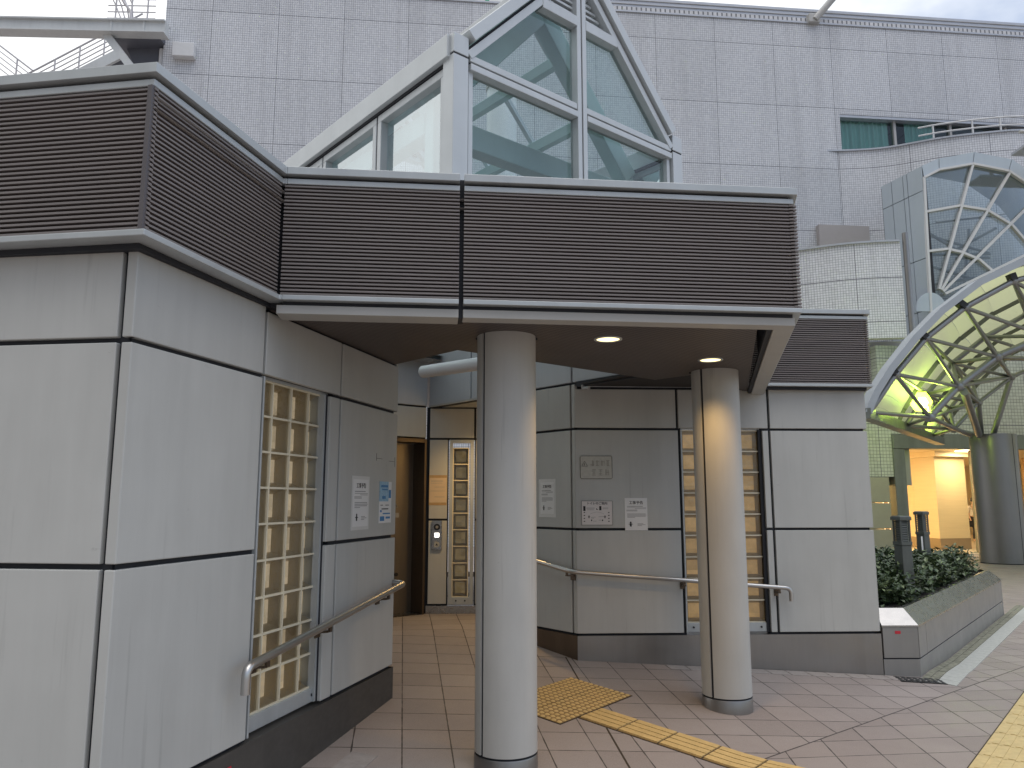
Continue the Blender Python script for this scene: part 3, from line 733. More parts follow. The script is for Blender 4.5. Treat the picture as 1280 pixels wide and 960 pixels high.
def toilet(t_, fr, u0, z0, W, Hh, ww):
    mb = MB(); e = .004
    for x0, x1, y0, y1 in ((0, W, 0, e), (0, W, Hh-e, Hh), (0, e, e, Hh-e), (W-e, W, e, Hh-e)): mb.box(fr, u0+x0, u0+x1, z0+y0, z0+y1, 0, ww+.002)
    obj('rim', mb, 'ink_grey', t_)
    mb = MB()
    for x0, x1, y0, y1 in ((.06, .13, .58, .78), (.57, .64, .61, .78), (.475, .50, .63, .69), (.50, .53, .63, .65)): mb.box(fr, u0+x0*W, u0+x1*W, z0+y0*Hh, z0+y1*Hh, 0, ww)
    for x, y in ((.24, .34), (.75, .34)):
        mb.box(fr, u0+(x-.012)*W, u0+(x+.012)*W, z0+(y-.06)*Hh, z0+(y+.06)*Hh, 0, ww); mb.box(fr, u0+(x-.035)*W, u0+(x+.035)*W, z0+(y-.012)*Hh, z0+(y+.012)*Hh, 0, ww+.0003)
    for x, y in ((.32, .20), (.67, .20)): mb.box(fr, u0+(x-.018)*W, u0+(x+.018)*W, z0+(y-.03)*Hh, z0+(y+.03)*Hh, 0, ww)
    for k in range(4):
        for x in (.09, .87): mb.box(fr, u0+(x-.02)*W, u0+(x+.025)*W, z0+(.5-.12*k)*Hh, z0+(.535-.12*k)*Hh, 0, ww)
    obj('pictogram', mb, 'ink', t_)
    mb = MB()
    for x0, x1, y in ((.16, .42, .70), (.16, .42, .66), (.18, .40, .62), (.68, .86, .70), (.68, .86, .66), (.3, .45, .32), (.55, .72, .34), (.3, .4, .28), (.36, .48, .16), (.55, .64, .2)):
        mb.box(fr, u0+x0*W, u0+x1*W, z0+y*Hh, z0+(y+.014)*Hh, 0, ww)
    pts = [(.28+.44*k/12, .46+.075*math.sin(math.pi*k/12)) for k in range(13)]
    for k in range(12): mb.bar(fr(u0+pts[k][0]*W, ww-.001, z0+pts[k][1]*Hh), fr(u0+pts[k+1][0]*W, ww-.001, z0+pts[k+1][1]*Hh), .0018, .002, (fr.n.x, fr.n.y, 0))
    obj('map', mb, 'ink_grey', t_)
sheet('guide_plate', 'framed white toilet guide plate with small map on the rear panelled wall', 'sign', f_right, .047, .326, 1.342, 1.556, m='plate_white', w=.004, title=[('トイレのご案内', .5, .885, .0265, .0009)], extra=toilet)
def warn(t_, fr, u0, z0, W, Hh, ww):
    mb = MB(); e = .004
    for x0, x1, y0, y1 in ((.012, W-.012, 0, e), (.012, W-.012, Hh-e, Hh), (0, e, .012, Hh-.012), (W-e, W, .012, Hh-.012)): mb.box(fr, u0+x0, u0+x1, z0+y0, z0+y1, 0, ww+.001)
    for sx, sy in ((0, 0), (1, 0), (0, 1), (1, 1)):
        c0 = (u0+(.002 if not sx else W-.002), z0+(.012 if not sy else Hh-.012)); c1 = (u0+(.012 if not sx else W-.012), z0+(.002 if not sy else Hh-.002))
        mb.bar(fr(c0[0], ww, c0[1]), fr(c1[0], ww, c1[1]), .002, .004, (fr.n.x, fr.n.y, 0))
    obj('rim', mb, 'ink_faint', t_)
    mb = MB(); cx, cz, r_ = u0+.14*W, z0+.62*Hh, .030
    for k in range(3):
        p = [(cx+r_*math.sin((k+i)*2*math.pi/3), cz+r_*math.cos((k+i)*2*math.pi/3)) for i in (0, 1)]
        mb.bar(fr(p[0][0], ww, p[0][1]), fr(p[1][0], ww, p[1][1]), .002, .006, (fr.n.x, fr.n.y, 0))
    mb.box(fr, cx-.002, cx+.002, cz-.008, cz+.012, 0, ww); obj('warning_triangle', mb, 'ink', t_)
    mb = MB(); rr = random.Random(4)
    for row, (x0, x1, n) in enumerate(((.30, .94, 4), (.32, .94, 3))):
        for k in range(n):
            cx = u0 + W*(x0 + (x1-x0)*(k+.5)/n); cz = z0 + Hh*(.68 if row == 0 else .28)
            for q in range(5):
                if rr.random() < .5: mb.box(fr, cx-.018+rr.random()*.01, cx+.012+rr.random()*.008, cz-.026+.012*q, cz-.021+.012*q, 0, ww+.0002*q)
                else: mb.box(fr, cx-.016+.007*q, cx-.011+.007*q, cz-.024, cz+.02+rr.random()*.008, 0, ww-.0002*q)
    obj('faded_lettering', mb, 'plate_faint', t_)
mat('plate_faint', (.31, .295, .255), .5)
sheet('warning_plate', 'weathered metal warning plate with triangle symbol, above the toilet guide plate', 'sign', f_right, .040, .330, 1.748, 1.955, m='plate_metal', w=.003, extra=warn)
cp = thing('call_panel', 'slim steel lift call panel with round black display and lit square button', 'call panel', tuple(f_call(.115, .01, 1.0)))
mb = MB(); mb.box(f_call, .058, .168, 1.015, 1.335, 0, .02); obj('face_plate', mb, 'stainless', cp, bevel=.004)
mb = MB(); c_ = f_call(.113, .02, 1.265); n_ = Vector((f_call.n.x, f_call.n.y, 0)); mb.tube([c_, c_+n_*.006], .036, 28); obj('display', mb, 'black_plastic', cp)
mb = MB(); mb.tube([c_+n_*.0062, c_+n_*.0072], .016, 16); obj('display_ring', mb, 'ink_grey', cp)
mb = MB(); mb.box(f_call, .088, .138, 1.155, 1.20, .02, .026); obj('button', mb, 'lit_button', cp, bevel=.004, label='lit square white button')
mb = MB(); c_ = f_call(.113, .02, 1.075); mb.tube([c_, c_+n_*.006], .032, 28); bt = obj('button', mb, 'plate_metal', cp, label='round metal call button')
mb = MB(); p_ = [f_call(.113+dx, .0275, 1.075+dz) for dx, dz in ((-.014, -.010), (.014, -.010), (0, .014))]; mb.slab(p_, n_*.001); obj('up_arrow', mb, 'ink', bt)

# ------------------------------------------------------------------ handrails
def arc_pts(p, a, b, r, n=6):
    """rounded corner at p between points a and b"""
    p, a, b = Vector(p), Vector(a), Vector(b); da = (a-p).normalized()*r; db = (b-p).normalized()*r
    return [(p+da)*(1-t)**2 + p*2*t*(1-t) + (p+db)*t*t for t in [i/n for i in range(n+1)]]
h1 = thing('handrail', 'steel handrail sloping along the left wall past the glass block window', 'handrail', tuple(f_side(1.7, .08, .2)))
w = .085; p0 = f_side(.79, w, .665); p1 = f_side(.79, w, .785); p2 = f_side(2.72, w, .975); p3 = f_side(2.72, -.0, .98)
mb = MB(); mb.tube([p0] + arc_pts(p1, p0, p2, .05) + arc_pts(p2, p1, p3, .045) + [p3], .0215, 16); obj('rail', mb, 'rail_steel', h1)
for u in (.97, 1.62, 2.45):
    z = .785 + (u-.79)*.0985; mb = MB()
    mb.bar(f_side(u, 0, z-.055), f_side(u, w, z-.045), .05, .012); mb.bar(f_side(u, w, z-.05), f_side(u, w, z-.012), .03, .012, (f_side.n.x, f_side.n.y, 0)); mb.box(f_side, u-.03, u+.03, z-.085, z-.02, 0, .008)
    obj('bracket', mb, 'bronze', h1)
h2 = thing('handrail', 'steel handrail bending round the corner of the rear wall behind the further column', 'handrail', tuple(f_right(.9, .08, .1)))
q0 = f_diag(1.78, .08, 1.03); q1 = Vector((R0[0]-.045, R0[1]-.085, .948)); q2 = f_right(1.868, .08, .800); q3 = f_right(1.868, .08, .69)
mb = MB(); mb.tube([q0] + arc_pts(q1, q0, q2, .05) + arc_pts(q2, q1, q3, .05) + [q3], .019, 16); obj('rail', mb, 'rail_steel', h2)
for u in (.93, 1.765):
    z = .945 - (u+.045)*.0765; mb = MB(); mb.bar(f_right(u, 0, z-.05), f_right(u, .08, z-.045), .03, .012); mb.bar(f_right(u, .08, z-.05), f_right(u, .08, z-.01), .02, .012, (f_right.n.x, f_right.n.y, 0)); mb.box(f_right, u-.018, u+.018, z-.08, z-.015, 0, .008)
    obj('bracket', mb, 'bronze', h2)
z = .955; mb = MB(); mb.bar(f_diag(2.33, 0, z-.05), f_diag(2.33, .08, z-.045), .04, .012); mb.box(f_diag, 2.30, 2.36, z-.09, z-.02, 0, .008); mb.bar(f_diag(2.33, .08, z-.05), f_diag(2.33, .08, z-.01), .02, .012, (f_diag.n.x, f_diag.n.y, 0)); obj('bracket', mb, 'bronze', h2)
mb = MB(); d_ = (q1-q0).normalized(); mb.tube([q1-d_*.22, q1-d_*.07], .0215, 16); obj('sleeve', mb, 'rail_steel', h2)

# ------------------------------------------------------------------ glass lantern on the roof
ln = thing('glass_lantern', 'gable-roofed glass lantern of pale metal frames rising above the entrance roof', 'skylight', tuple(lan(WL/2, LL/2, 3.2)))
EZ, AZ, MZ, LZ = 4.80, 6.08, 4.64, 5.42
nG = Vector((-b2.x, -b2.y, 0)); nS = Vector((-a2.x, -a2.y, 0))         # outward of gable, of left side
def bars(name, m, segs, parent=ln, bevel=.004):
    mb = MB()
    for p0, p1, w_, h_, up in segs: mb.bar(p0, p1, w_, h_, up)
    return obj(name, mb, m, parent, bevel=bevel)
gl = lambda a, z, o=0: lan(a, -o, z)          # on the gable plane, o outward
mid = WL/2
def rake(b, tag_m='alu_white'):
    for s in (0, 1):
        p = lambda a, z, o: lan(a if not s else WL-a, b-o, z)
        k = (AZ-EZ)/mid
        def seg(off, hh, oo, dd):
            a0 = .075
            return (p(a0, EZ-off+a0*k, oo), p(mid, AZ-off, oo), dd, hh, (-math.sin(math.atan(k))*a2.x*(1 if not s else -1), -math.sin(math.atan(k))*a2.y*(1 if not s else -1), math.cos(math.atan(k))))
        bars('rafter', tag_m, [seg(.045, .085, .03, .13)])
        bars('rafter', 'joint', [seg(.13, .02, .0, .08)], bevel=0)
        bars('rafter', tag_m, [seg(.185, .06, .015, .10)])
rake(0); rake(LL)
# corner posts
for a, nm in ((0, 1), (WL, 1)):
    for b in (0, LL):
        bars('post', 'alu_white', [(lan(a, b, 3.1), lan(a, b, MZ+.02), .13, .13, (a2.x, a2.y, 0))])
        bars('post', 'alu_white', [(lan(a, b, MZ+.034), lan(a, b, EZ+.02), .132, .132, (a2.x, a2.y, 0))])
        bars('shadow_gap', 'joint', [(lan(a, b, MZ+.01), lan(a, b, MZ+.05), .12, .12, (a2.x, a2.y, 0))], bevel=0)
for b in (0, LL):
    s = 1 if b == 0 else -1
    P = lambda a, z, o=0: lan(a, b - s*o, z)
    up = (a2.x, a2.y, 0)
    bars('mullion', 'alu_white', [(P(mid-.03, 3.1, .02), P(mid-.03, AZ-.2, .02), .09, .045, up), (P(mid+.03, 3.1, .02), P(mid+.03, AZ-.2, .02), .09, .045, up)])
    bars('mullion_gap', 'joint', [(P(mid, 3.1, .02), P(mid, AZ-.15, .02), .06, .016, up)], bevel=0)
    for x0, x1 in ((.085, mid-.055), (mid+.055, WL-.085)):
        bars('transom', 'alu_white', [(P(x0, MZ+.04, .015), P(x1, MZ+.04, .015), .09, .05, (0, 0, 1)), (P(x0, MZ-.03, .02), P(x1, MZ-.03, .02), .10, .05, (0, 0, 1))])
        bars('transom_gap', 'joint', [(P(x0, MZ+.005, .01), P(x1, MZ+.005, .01), .06, .02, (0, 0, 1))], bevel=0)
        bars('window_frame', 'alu_white', [(P(x0+.02 if x0 < 1 else x1-.02, 3.1, .01), P(x0+.02 if x0 < 1 else x1-.02, MZ-.05, .01), .06, .04, up)])
    k = (AZ-EZ)/mid; xa = (LZ-EZ+.21)/k
    for x0, x1 in ((xa, mid-.05), (mid+.05, WL-xa)):
        bars('transom', 'alu_white', [(P(x0, LZ, .02), P(x1, LZ, .02), .10, .085, (0, 0, 1))])
        mb = MB(); j = 0
        while LZ+.10+.05*j < AZ-.32:
            zz = LZ+.09+.05*j; xe = (zz-EZ+.24)/k
            y0, y1 = (xe, mid-.05) if x0 < mid else (mid+.05, WL-xe)
            mb.bar(P(y0, zz, .0), P(y1, zz, .0), .03, .02, (0, 0, 1)); j += 1
        obj('vent_louvre', mb, 'alu_white', ln)
    mb = MB(); mb.slab([P(xa+.08, LZ, -.03), P(WL-xa-.08, LZ, -.03), P(mid, AZ-.26, -.03)], b2.to_3d()*(.02*s)); obj('louvre_back', mb, 'slat_back', ln)
    def pane(pts): 
        mb = MB(); mb.add([P(x, z, 0) for x, z in pts], [tuple(range(len(pts)))]); obj('pane', mb, 'glass_lantern', ln, recalc=False)
    pane([(.06, 3.1), (mid-.05, 3.1), (mid-.05, MZ-.05), (.06, MZ-.05)]); pane([(mid+.05, 3.1), (WL-.06, 3.1), (WL-.06, MZ-.05), (mid+.05, MZ-.05)])
    zl = EZ - .22
    pane([(.07, MZ+.05), (mid-.05, MZ+.05), (mid-.05, LZ-.03), ((LZ-.03-zl)/k, LZ-.03)])
    pane([(WL-.07, MZ+.05), (WL-(LZ-.03-zl)/k, LZ-.03), (mid+.05, LZ-.03), (mid+.05, MZ+.05)])
# long sides
nb = 3
for a in (0, WL):
    s = -1 if a == 0 else 1
    S = lambda b, z, o=0: lan(a + s*o, b, z)
    up = (b2.x, b2.y, 0)
    bars('eave_beam', 'alu_white', [(S(-.02, EZ-.07, .02), S(LL, EZ-.07, .02), .14, .17, (0, 0, 1))])
    bars('shadow_gap', 'joint', [(S(.066, EZ-.165, .0), S(LL, EZ-.165, .0), .10, .022, (0, 0, 1))], bevel=0)
    for i in range(nb):
        b0, b1 = .07 + (LL-.07)*i/nb, .07 + (LL-.07)*(i+1)/nb
        if i: bars('mullion', 'joint', [(S(b0-.01, 3.1, .01), S(b0-.01, EZ-.17, .01), .05, .02, up)], bevel=0)
        bars('window_frame', 'alu_white', [(S(b0+.03, 3.1, .005), S(b0+.03, EZ-.24, .005), .07, .055, up), (S(b1-.045, 3.1, .005), S(b1-.045, EZ-.24, .005), .07, .055, up), (S(b0+.003, EZ-.21, .005), S(b1-.018, EZ-.21, .005), .07, .06, (0, 0, 1))])
        mb = MB(); mb.add([S(b0+.05, 3.1, -.02), S(b1-.07, 3.1, -.02), S(b1-.07, EZ-.23, -.02), S(b0+.05, EZ-.23, -.02)], [(0, 1, 2, 3)])
        obj('pane', mb, 'glass_side' if a == 0 else 'glass_lantern', ln, recalc=False)
# roof glazing
for s in (0, 1):
    ra = lambda x, b, z: lan(x if not s else WL-x, b, z)
    for i in range(4):
        b0, b1 = LL*i/4, LL*(i+1)/4
        mb = MB(); mb.add([ra(0, b0, EZ), ra(mid, b0, AZ), ra(mid, b1, AZ), ra(0, b1, EZ)], [(0, 1, 2, 3)]); obj('roof_pane', mb, 'glass_roof', ln, recalc=False)
        if i: bars('glazing_bar', 'alu_white', [(ra(0, b0, EZ+.005), ra(mid, b0, AZ+.005), .05, .05, (-a2.x, -a2.y, 1))])
bars('ridge_beam', 'alu_white', [(lan(mid, -.05, AZ-.02), lan(mid, LL, AZ-.02), .12, .10, (0, 0, 1))])
# inner steel
st_ = []
for b in (.45, LL-.5):
    for s in (0, 1):
        ra = lambda x, z: lan(x if not s else WL-x, b, z)
        st_.append((ra(.12, EZ-.26), ra(mid, AZ-.30), .14, .18, (-a2.x*(1-2*s), -a2.y*(1-2*s), 1)))
for q in st_: bars('roof_frame', 'teal_steel', [q], bevel=.01)
for b in (.45, LL-.5): bars('tie_beam', 'teal_steel', [(lan(.12, b, 4.36), lan(WL-.12, b, 4.36), .14, .20, (0, 0, 1))], bevel=.01)
for a in (.14, WL-.14):
    bars('wall_beam', 'teal_steel', [(lan(a, .5, 4.40), lan(a, LL-.5, 4.40), .14, .18, (0, 0, 1))], bevel=.01)
    for b in (.45, LL-.5): bars('inner_post', 'teal_steel', [(lan(a, b, 3.1), lan(a, b, 4.55), .12, .12, (a2.x, a2.y, 0))], bevel=.01)
for s in (0, 1):
    for fr_ in (.36, .70):
        x_ = mid*fr_; z_ = EZ + (AZ-EZ)*fr_ - .16
        bars('purlin', 'teal_steel', [(lan(x_ if not s else WL-x_, .45, z_), lan(x_ if not s else WL-x_, LL-.5, z_), .07, .11, (0, 0, 1))], bevel=.006)
bars('sloping_brace', 'alu_white', [(lan(.22, LL-.6, 4.2), lan(.95, LL-.6, 3.1), .07, .09, (a2.x, a2.y, 0)), (lan(WL-.25, LL-.6, 5.2), lan(WL-1.1, LL-.6, 4.4), .06, .07, (a2.x, a2.y, 0))])

vc = thing('vent_cylinder', 'short white vent cylinder standing on the roof behind the glass lantern', 'vent', (-.15, 10.6, 3.17))
mb = MB(); mb.tube([(-.15, 10.6, 3.17), (-.15, 10.6, 7.62), (-.15, 10.6, 7.7)], [.22, .22, .19], 32); obj('duct', mb, 'white_paint', vc)
mb = MB(); mb.tube([(-.15, 10.6, 7.50), (-.15, 10.6, 7.54)], .235, 32); obj('band', mb, 'fitting', vc)

# ------------------------------------------------------------------ ground
def grid_mesh(x0, x1, y0, y1, s):
    nx = int(round((x1-x0)/s)); ny = int(round((y1-y0)/s)); mb = MB()
    vs = [(x0+(x1-x0)*i/nx, y0+(y1-y0)*j/ny) for j in range(ny+1) for i in range(nx+1)]
    mb.add([(x, y, ground(x, y)) for x, y in vs], [(j*(nx+1)+i, j*(nx+1)+i+1, (j+1)*(nx+1)+i+1, (j+1)*(nx+1)+i) for j in range(ny) for i in range(nx)], True)
    return mb
mb = MB()
X0, X1, Y0, Y1 = -6.0, 6.0, 2.5, 13.0
g_ = grid_mesh(X0, X1, Y0, Y1, .1); mb.v, mb.f, mb.smooth = g_.v, g_.f, g_.smooth
big = 900
for x0, x1, y0, y1 in ((-big, big, -big, Y0), (-big, X0, Y0, Y1), (X1, big, Y0, Y1), (-big, big, Y1, big)):
    mb.add([(x0, y0, 0), (x1, y0, 0), (x1, y1, 0), (x0, y1, 0)], [(0, 1, 2, 3)])
# close the small step round the raised lobby floor
for x0, x1, y0, y1 in ((X0, X0, Y0, Y1), (X0, X1, Y1, Y1)): mb.add([(x0, y0, -.05), (x1, y1, -.05), (x1, y1, .4), (x0, y0, .4)], [(0, 1, 2, 3)])
obj('pavement', mb, 'paving', None, kind='structure', recalc=False)
def on(p, h): return (p[0], p[1], ground(p[0], p[1]) + h)
def raised(mb, poly, h0, h1, n=1, taper=0.0):
    """small raised paving relief that follows the ramp"""
    c = Vector((sum(q[0] for q in poly)/len(poly), sum(q[1] for q in poly)/len(poly)))
    top = [Vector(q) + (c-Vector(q))*taper for q in poly]; k = len(poly)
    mb.add([on(q, h0) for q in poly] + [on(q, h1) for q in top], [tuple(range(k, 2*k))] + [(i, (i+1) % k, k+(i+1) % k, k+i) for i in range(k)])
T0 = Vector((.896, 6.068)); tt = Vector((.766, -.643)); tn = Vector((.643, .766))
pl = lambda s, w_: T0 - tn*s - tt*w_               # s along the pad, w across it
mb = MB(); md = MB(); mg = MB()
def patch(mbx, f, s0, s1, w0, w1, h0, h1, n):
    for i in range(n):
        a, b = s0+(s1-s0)*i/n, s0+(s1-s0)*(i+1)/n
        raised(mbx, [f(a, w0), f(b, w0), f(b, w1), f(a, w1)], h0, h1)
for i in range(3):
    for j in range(2):
        patch(mb, pl, i*.3+.004, i*.3+.296, j*.28+.004, j*.28+.276, 0, .006, 2)
        for p_ in range(6):
            for q_ in range(6):
                c = pl(i*.3 + .025 + .05*p_, j*.28 + .024 + .0465*q_)
                raised(md, [c + Vector((math.cos(k*math.pi/3), math.sin(k*math.pi/3)))*.0195 for k in range(6)], .006, .0115, 1, .35)
patch(mg, pl, -.004, .904, -.004, .564, 0, .003, 6)
tp = bpy.data.objects
obj('tactile_pad_base', mg, 'tile_gap', None, kind='structure', recalc=False)
obj('tactile_pad', mb, 'yellow_dark', None, kind='structure', recalc=False)
obj('tactile_pad_dots', md, 'yellow_tile', None, kind='structure', recalc=False)
gs = T0 - tn*.42
gd = lambda s, w_: gs + tt*s - tn*w_
mb = MB(); mg = MB(); md2 = MB()
for i in range(9):
    w1 = .285
    patch(md2, gd, .012+i*.3+.004, .012+i*.3+.292, .004, w1-.004, 0, .005, 2)
    for b_ in range(4):
        w0 = .010 + .067*b_
        patch(mb, gd, .012+i*.3+.006, .012+i*.3+.290, w0, w0+.056, .005, .0105, 2)
patch(mg, gd, .0, 2.72, -.003, .288, 0, .0025, 18)
obj('tactile_guide_base', mg, 'tile_gap', None, kind='structure', recalc=False); obj('tactile_guide_tiles', md2, 'yellow_dark', None, kind='structure', recalc=False); obj('tactile_guide', mb, 'yellow_tile', None, kind='structure', recalc=False)
ye = Vector((2.687, 4.845)); yd = Vector((.6412, .7674)); yn = Vector((.7674, -.6412))
yf = lambda s, w_: ye + yd*s + yn*w_
mb = MB(); mg = MB()
for i in range(-8, 40):
    for j in range(2):
        raised(mb, [yf(i*.3+.004, j*.3+.004), yf(i*.3+.296, j*.3+.004), yf(i*.3+.296, j*.3+.296), yf(i*.3+.004, j*.3+.296)], 0, .005)
        for b_ in range(4): raised(mb, [yf(i*.3+.015, j*.3+.03+.065*b_), yf(i*.3+.285, j*.3+.03+.065*b_), yf(i*.3+.285, j*.3+.07+.065*b_), yf(i*.3+.015, j*.3+.07+.065*b_)], .005, .0095)
raised(mg, [yf(-2.4, -.005), yf(12, -.005), yf(12, .605), yf(-2.4, .605)], 0, .0025)
obj('tactile_path_base', mg, 'tile_gap', None, kind='structure', recalc=False); obj('tactile_path', mb, 'yellow_faded', None, kind='structure', recalc=False)
C1 = Vector((3.588, 7.08)); C2 = Vector((6.80, 11.04)); pd_ = (C2-C1).normalized(); pn = Vector((pd_.y, -pd_.x)); LPn = (C2-C1).length
pf = lambda s, w_: C1 + pd_*s + pn*w_
mb = MB(); mo = MB(); r3 = random.Random(3)
s = -.06
while s < LPn + 1.2:
    L_ = .145; patch(mo, pf, s+.003, s+L_-.003, .006, .058, 0, .005+r3.random()*.002, 1); patch(mo, pf, s+.003, s+L_-.003, .064, .122, 0, .005+r3.random()*.002, 1)
    patch(mb, pf, s+.002, s+L_-.002, .128, .276, 0, .006, 1); s += L_
obj('gutter_paving', mo, 'gutter_moss', None, kind='structure', recalc=False); obj('kerb_paving', mb, 'pale_stone', None, kind='structure', recalc=False)
mb = MB(); s = .75
while s < 2.95:
    raised(mb, [f_right(s+.004, .012, 0).xy, f_right(s+.171, .012, 0).xy, f_right(s+.192, .135, 0).xy, f_right(s+.025, .135, 0).xy], 0, .0045); s += .175
obj('border_paving', mb, 'border_stone', None, kind='structure', recalc=False)
mb = MB()
for k in range(3): raised(mb, [f_side(.9+.30*k, .16, 0).xy, f_side(1.19+.30*k, .16, 0).xy, f_side(1.19+.30*k, .32, 0).xy, f_side(.9+.30*k, .32, 0).xy], 0, .0045)
obj('border_paving', mb, 'border_stone', None, kind='structure', recalc=False)
mb = MB(); raised(mb, [(.462, 7.03), (.474, 7.03), (.69, 4.70), (.678, 4.70)], 0, .002); raised(mb, [(.67, 4.705), (.684, 4.705), (.80, 3.6), (.786, 3.6)], 0, .002)
obj('expansion_joint', mb, 'tile_gap', None, kind='structure', recalc=False)
dg = thing('drain_grate', 'small dark iron drain grate in the paving at the planter corner', 'drain', (3.52, 6.985, .02))
mb = MB()
for k in range(8): raised(mb, [(3.33+.05*k, 6.90), (3.36+.05*k, 6.90), (3.36+.05*k, 7.05), (3.33+.05*k, 7.05)], .001, .007)
for k in range(4): raised(mb, [(3.32, 6.90+.045*k), (3.72, 6.90+.045*k), (3.72, 6.915+.045*k), (3.32, 6.915+.045*k)], .001, .006)
obj('bars', mb, 'iron', dg, recalc=False)

# ------------------------------------------------------------------ planter, hedge, bollards
pn_t = thing('planter', 'long stainless steel planter with sloping cap beside the panelled wall', 'planter', (4.6, 8.9, 0))
f_pf = between((R1[0]+.01, R1[1]), tuple(C1)); LF = (C1-Vector(R1)).length - .01
f_ps = between(tuple(C1), tuple(C2)); C3 = C2 + Vector((-.777, .63))*1.7
f_pe = between(tuple(C2), tuple(C3))
def run(fr_, u0, u1, m_='planter_steel', lab=None):
    mb = MB(); mb.box(fr_, u0+.006, u1-.006, .19, .452, -.03, 0); obj('side_panel', mb, m_, pn_t, bevel=.003, label=lab)
    mb = MB(); mb.box(fr_, u0+.001, u1-.001, -.05, .178, -.05, -.004); obj('plinth', mb, 'planter_steel', pn_t, bevel=.002)
run(f_pf, 0, LF)
for u0, u1 in ((0, .30), (.30, 2.55), (2.55, LPn)): run(f_ps, u0, u1)
run(f_pe, 0, 1.7)
pth = [(R1[0]+.01, R1[1]), tuple(C1), tuple(C2), tuple(C3)]
mitred(pn_t, 'shadow_gap', 'joint', pth, .17, .20, -.06, -.012, 0)
mb = MB(); P = [Vector(q) for q in pth]; offs = []
for i in range(4):
    ns = []
    if i > 0: d = (P[i]-P[i-1]).normalized(); ns.append(Vector((d.y, -d.x)))
    if i < 3: d = (P[i+1]-P[i]).normalized(); ns.append(Vector((d.y, -d.x)))
    n = sum(ns, Vector((0, 0))).normalized(); offs.append(n/n.dot(ns[0]))
prof = ((.004, .452), (.004, .468), (-.125, .60), (-.165, .60), (-.165, .44), (-.05, .44))
vs = [(*(P[i]+offs[i]*w_), z_) for i in range(4) for w_, z_ in prof]; k = len(prof)
mb.add(vs, [(i*k+j, i*k+(j+1) % k, (i+1)*k+(j+1) % k, (i+1)*k+j) for i in range(3) for j in range(k)] + [tuple(range(k)), tuple(range(4*k-1, 3*k-1, -1))])
obj('cap', mb, 'stainless', pn_t)
mb = MB(); mb.box(f_pf, .115, .165, .395, .42, 0, .002); obj('sticker', mb, 'red', pn_t, label='small red sticker')
inner = [(R1[0]+.05, R1[1]+.16), tuple(pf(.17, -.15)), tuple(pf(LPn-.15, -.15)), tuple(C3 + Vector((-.63, -.777))*.15), (4.6, 12.2)]
mb = MB(); mb.prism(inner, .1, .56); obj('soil', mb, 'soil', pn_t)

hd = thing('hedge', 'low clipped dark green hedge filling the steel planter', 'hedge', (4.7, 9.3, .56))
def inside(p, poly):
    c = False; n = len(poly)
    for i in range(n):
        x1, y1 = poly[i]; x2, y2 = poly[(i+1) % n]
        if (y1 > p[1]) != (y2 > p[1]) and p[0] < (x2-x1)*(p[1]-y1)/(y2-y1)+x1: c = not c
    return c
rl = random.Random(11)
hp = [(R1[0]+.08, R1[1]+.42), tuple(pf(.30, -.27)), tuple(pf(LPn-.28, -.27)), tuple(C3 + Vector((-.63, -.777))*.34), (4.7, 12.0)]
hm = MB(); hmat = []
def leaf(c, size):
    th = rl.random()*6.283; ti = rl.uniform(-.2, .9)
    d = Vector((math.cos(th)*math.cos(ti), math.sin(th)*math.cos(ti), math.sin(ti))); s_ = d.cross(Vector((rl.uniform(-.4, .4), rl.uniform(-.4, .4), 1))).normalized(); n_ = s_.cross(d)
    w_ = size*.32
    hm.add([c, c+d*size*.45+s_*w_+n_*.12*size, c+d*size, c+d*size*.45-s_*w_+n_*.12*size], [(0, 1, 2), (0, 2, 3)])
    q = rl.random(); k = 0 if q < .46 else (1 if q < .88 else 2); hmat.extend([k, k])
cnt = 0; clumps = []
while len(clumps) < 900:
    x, y = rl.uniform(3.2, 6.9), rl.uniform(7.3, 12.4)
    if inside((x, y), hp): clumps.append((x, y, .66 + .12*rl.random() + .06*math.sin(x*5+y*3)))
for x, y, h in clumps:
    for k in range(30):
        c = Vector((x+rl.gauss(0, .07), y+rl.gauss(0, .07), min(.56 + abs(rl.gauss(h-.56, .055)), .93)))
        if rl.random() < .25: c.z = .50 + rl.random()*.2
        leaf(c, rl.uniform(.045, .085))
ho = obj('foliage', hm, ['leaf_dark', 'leaf_mid', 'leaf_light'], hd, recalc=False)
for i, pl_ in enumerate(ho.data.polygons): pl_.material_index = hmat[i]
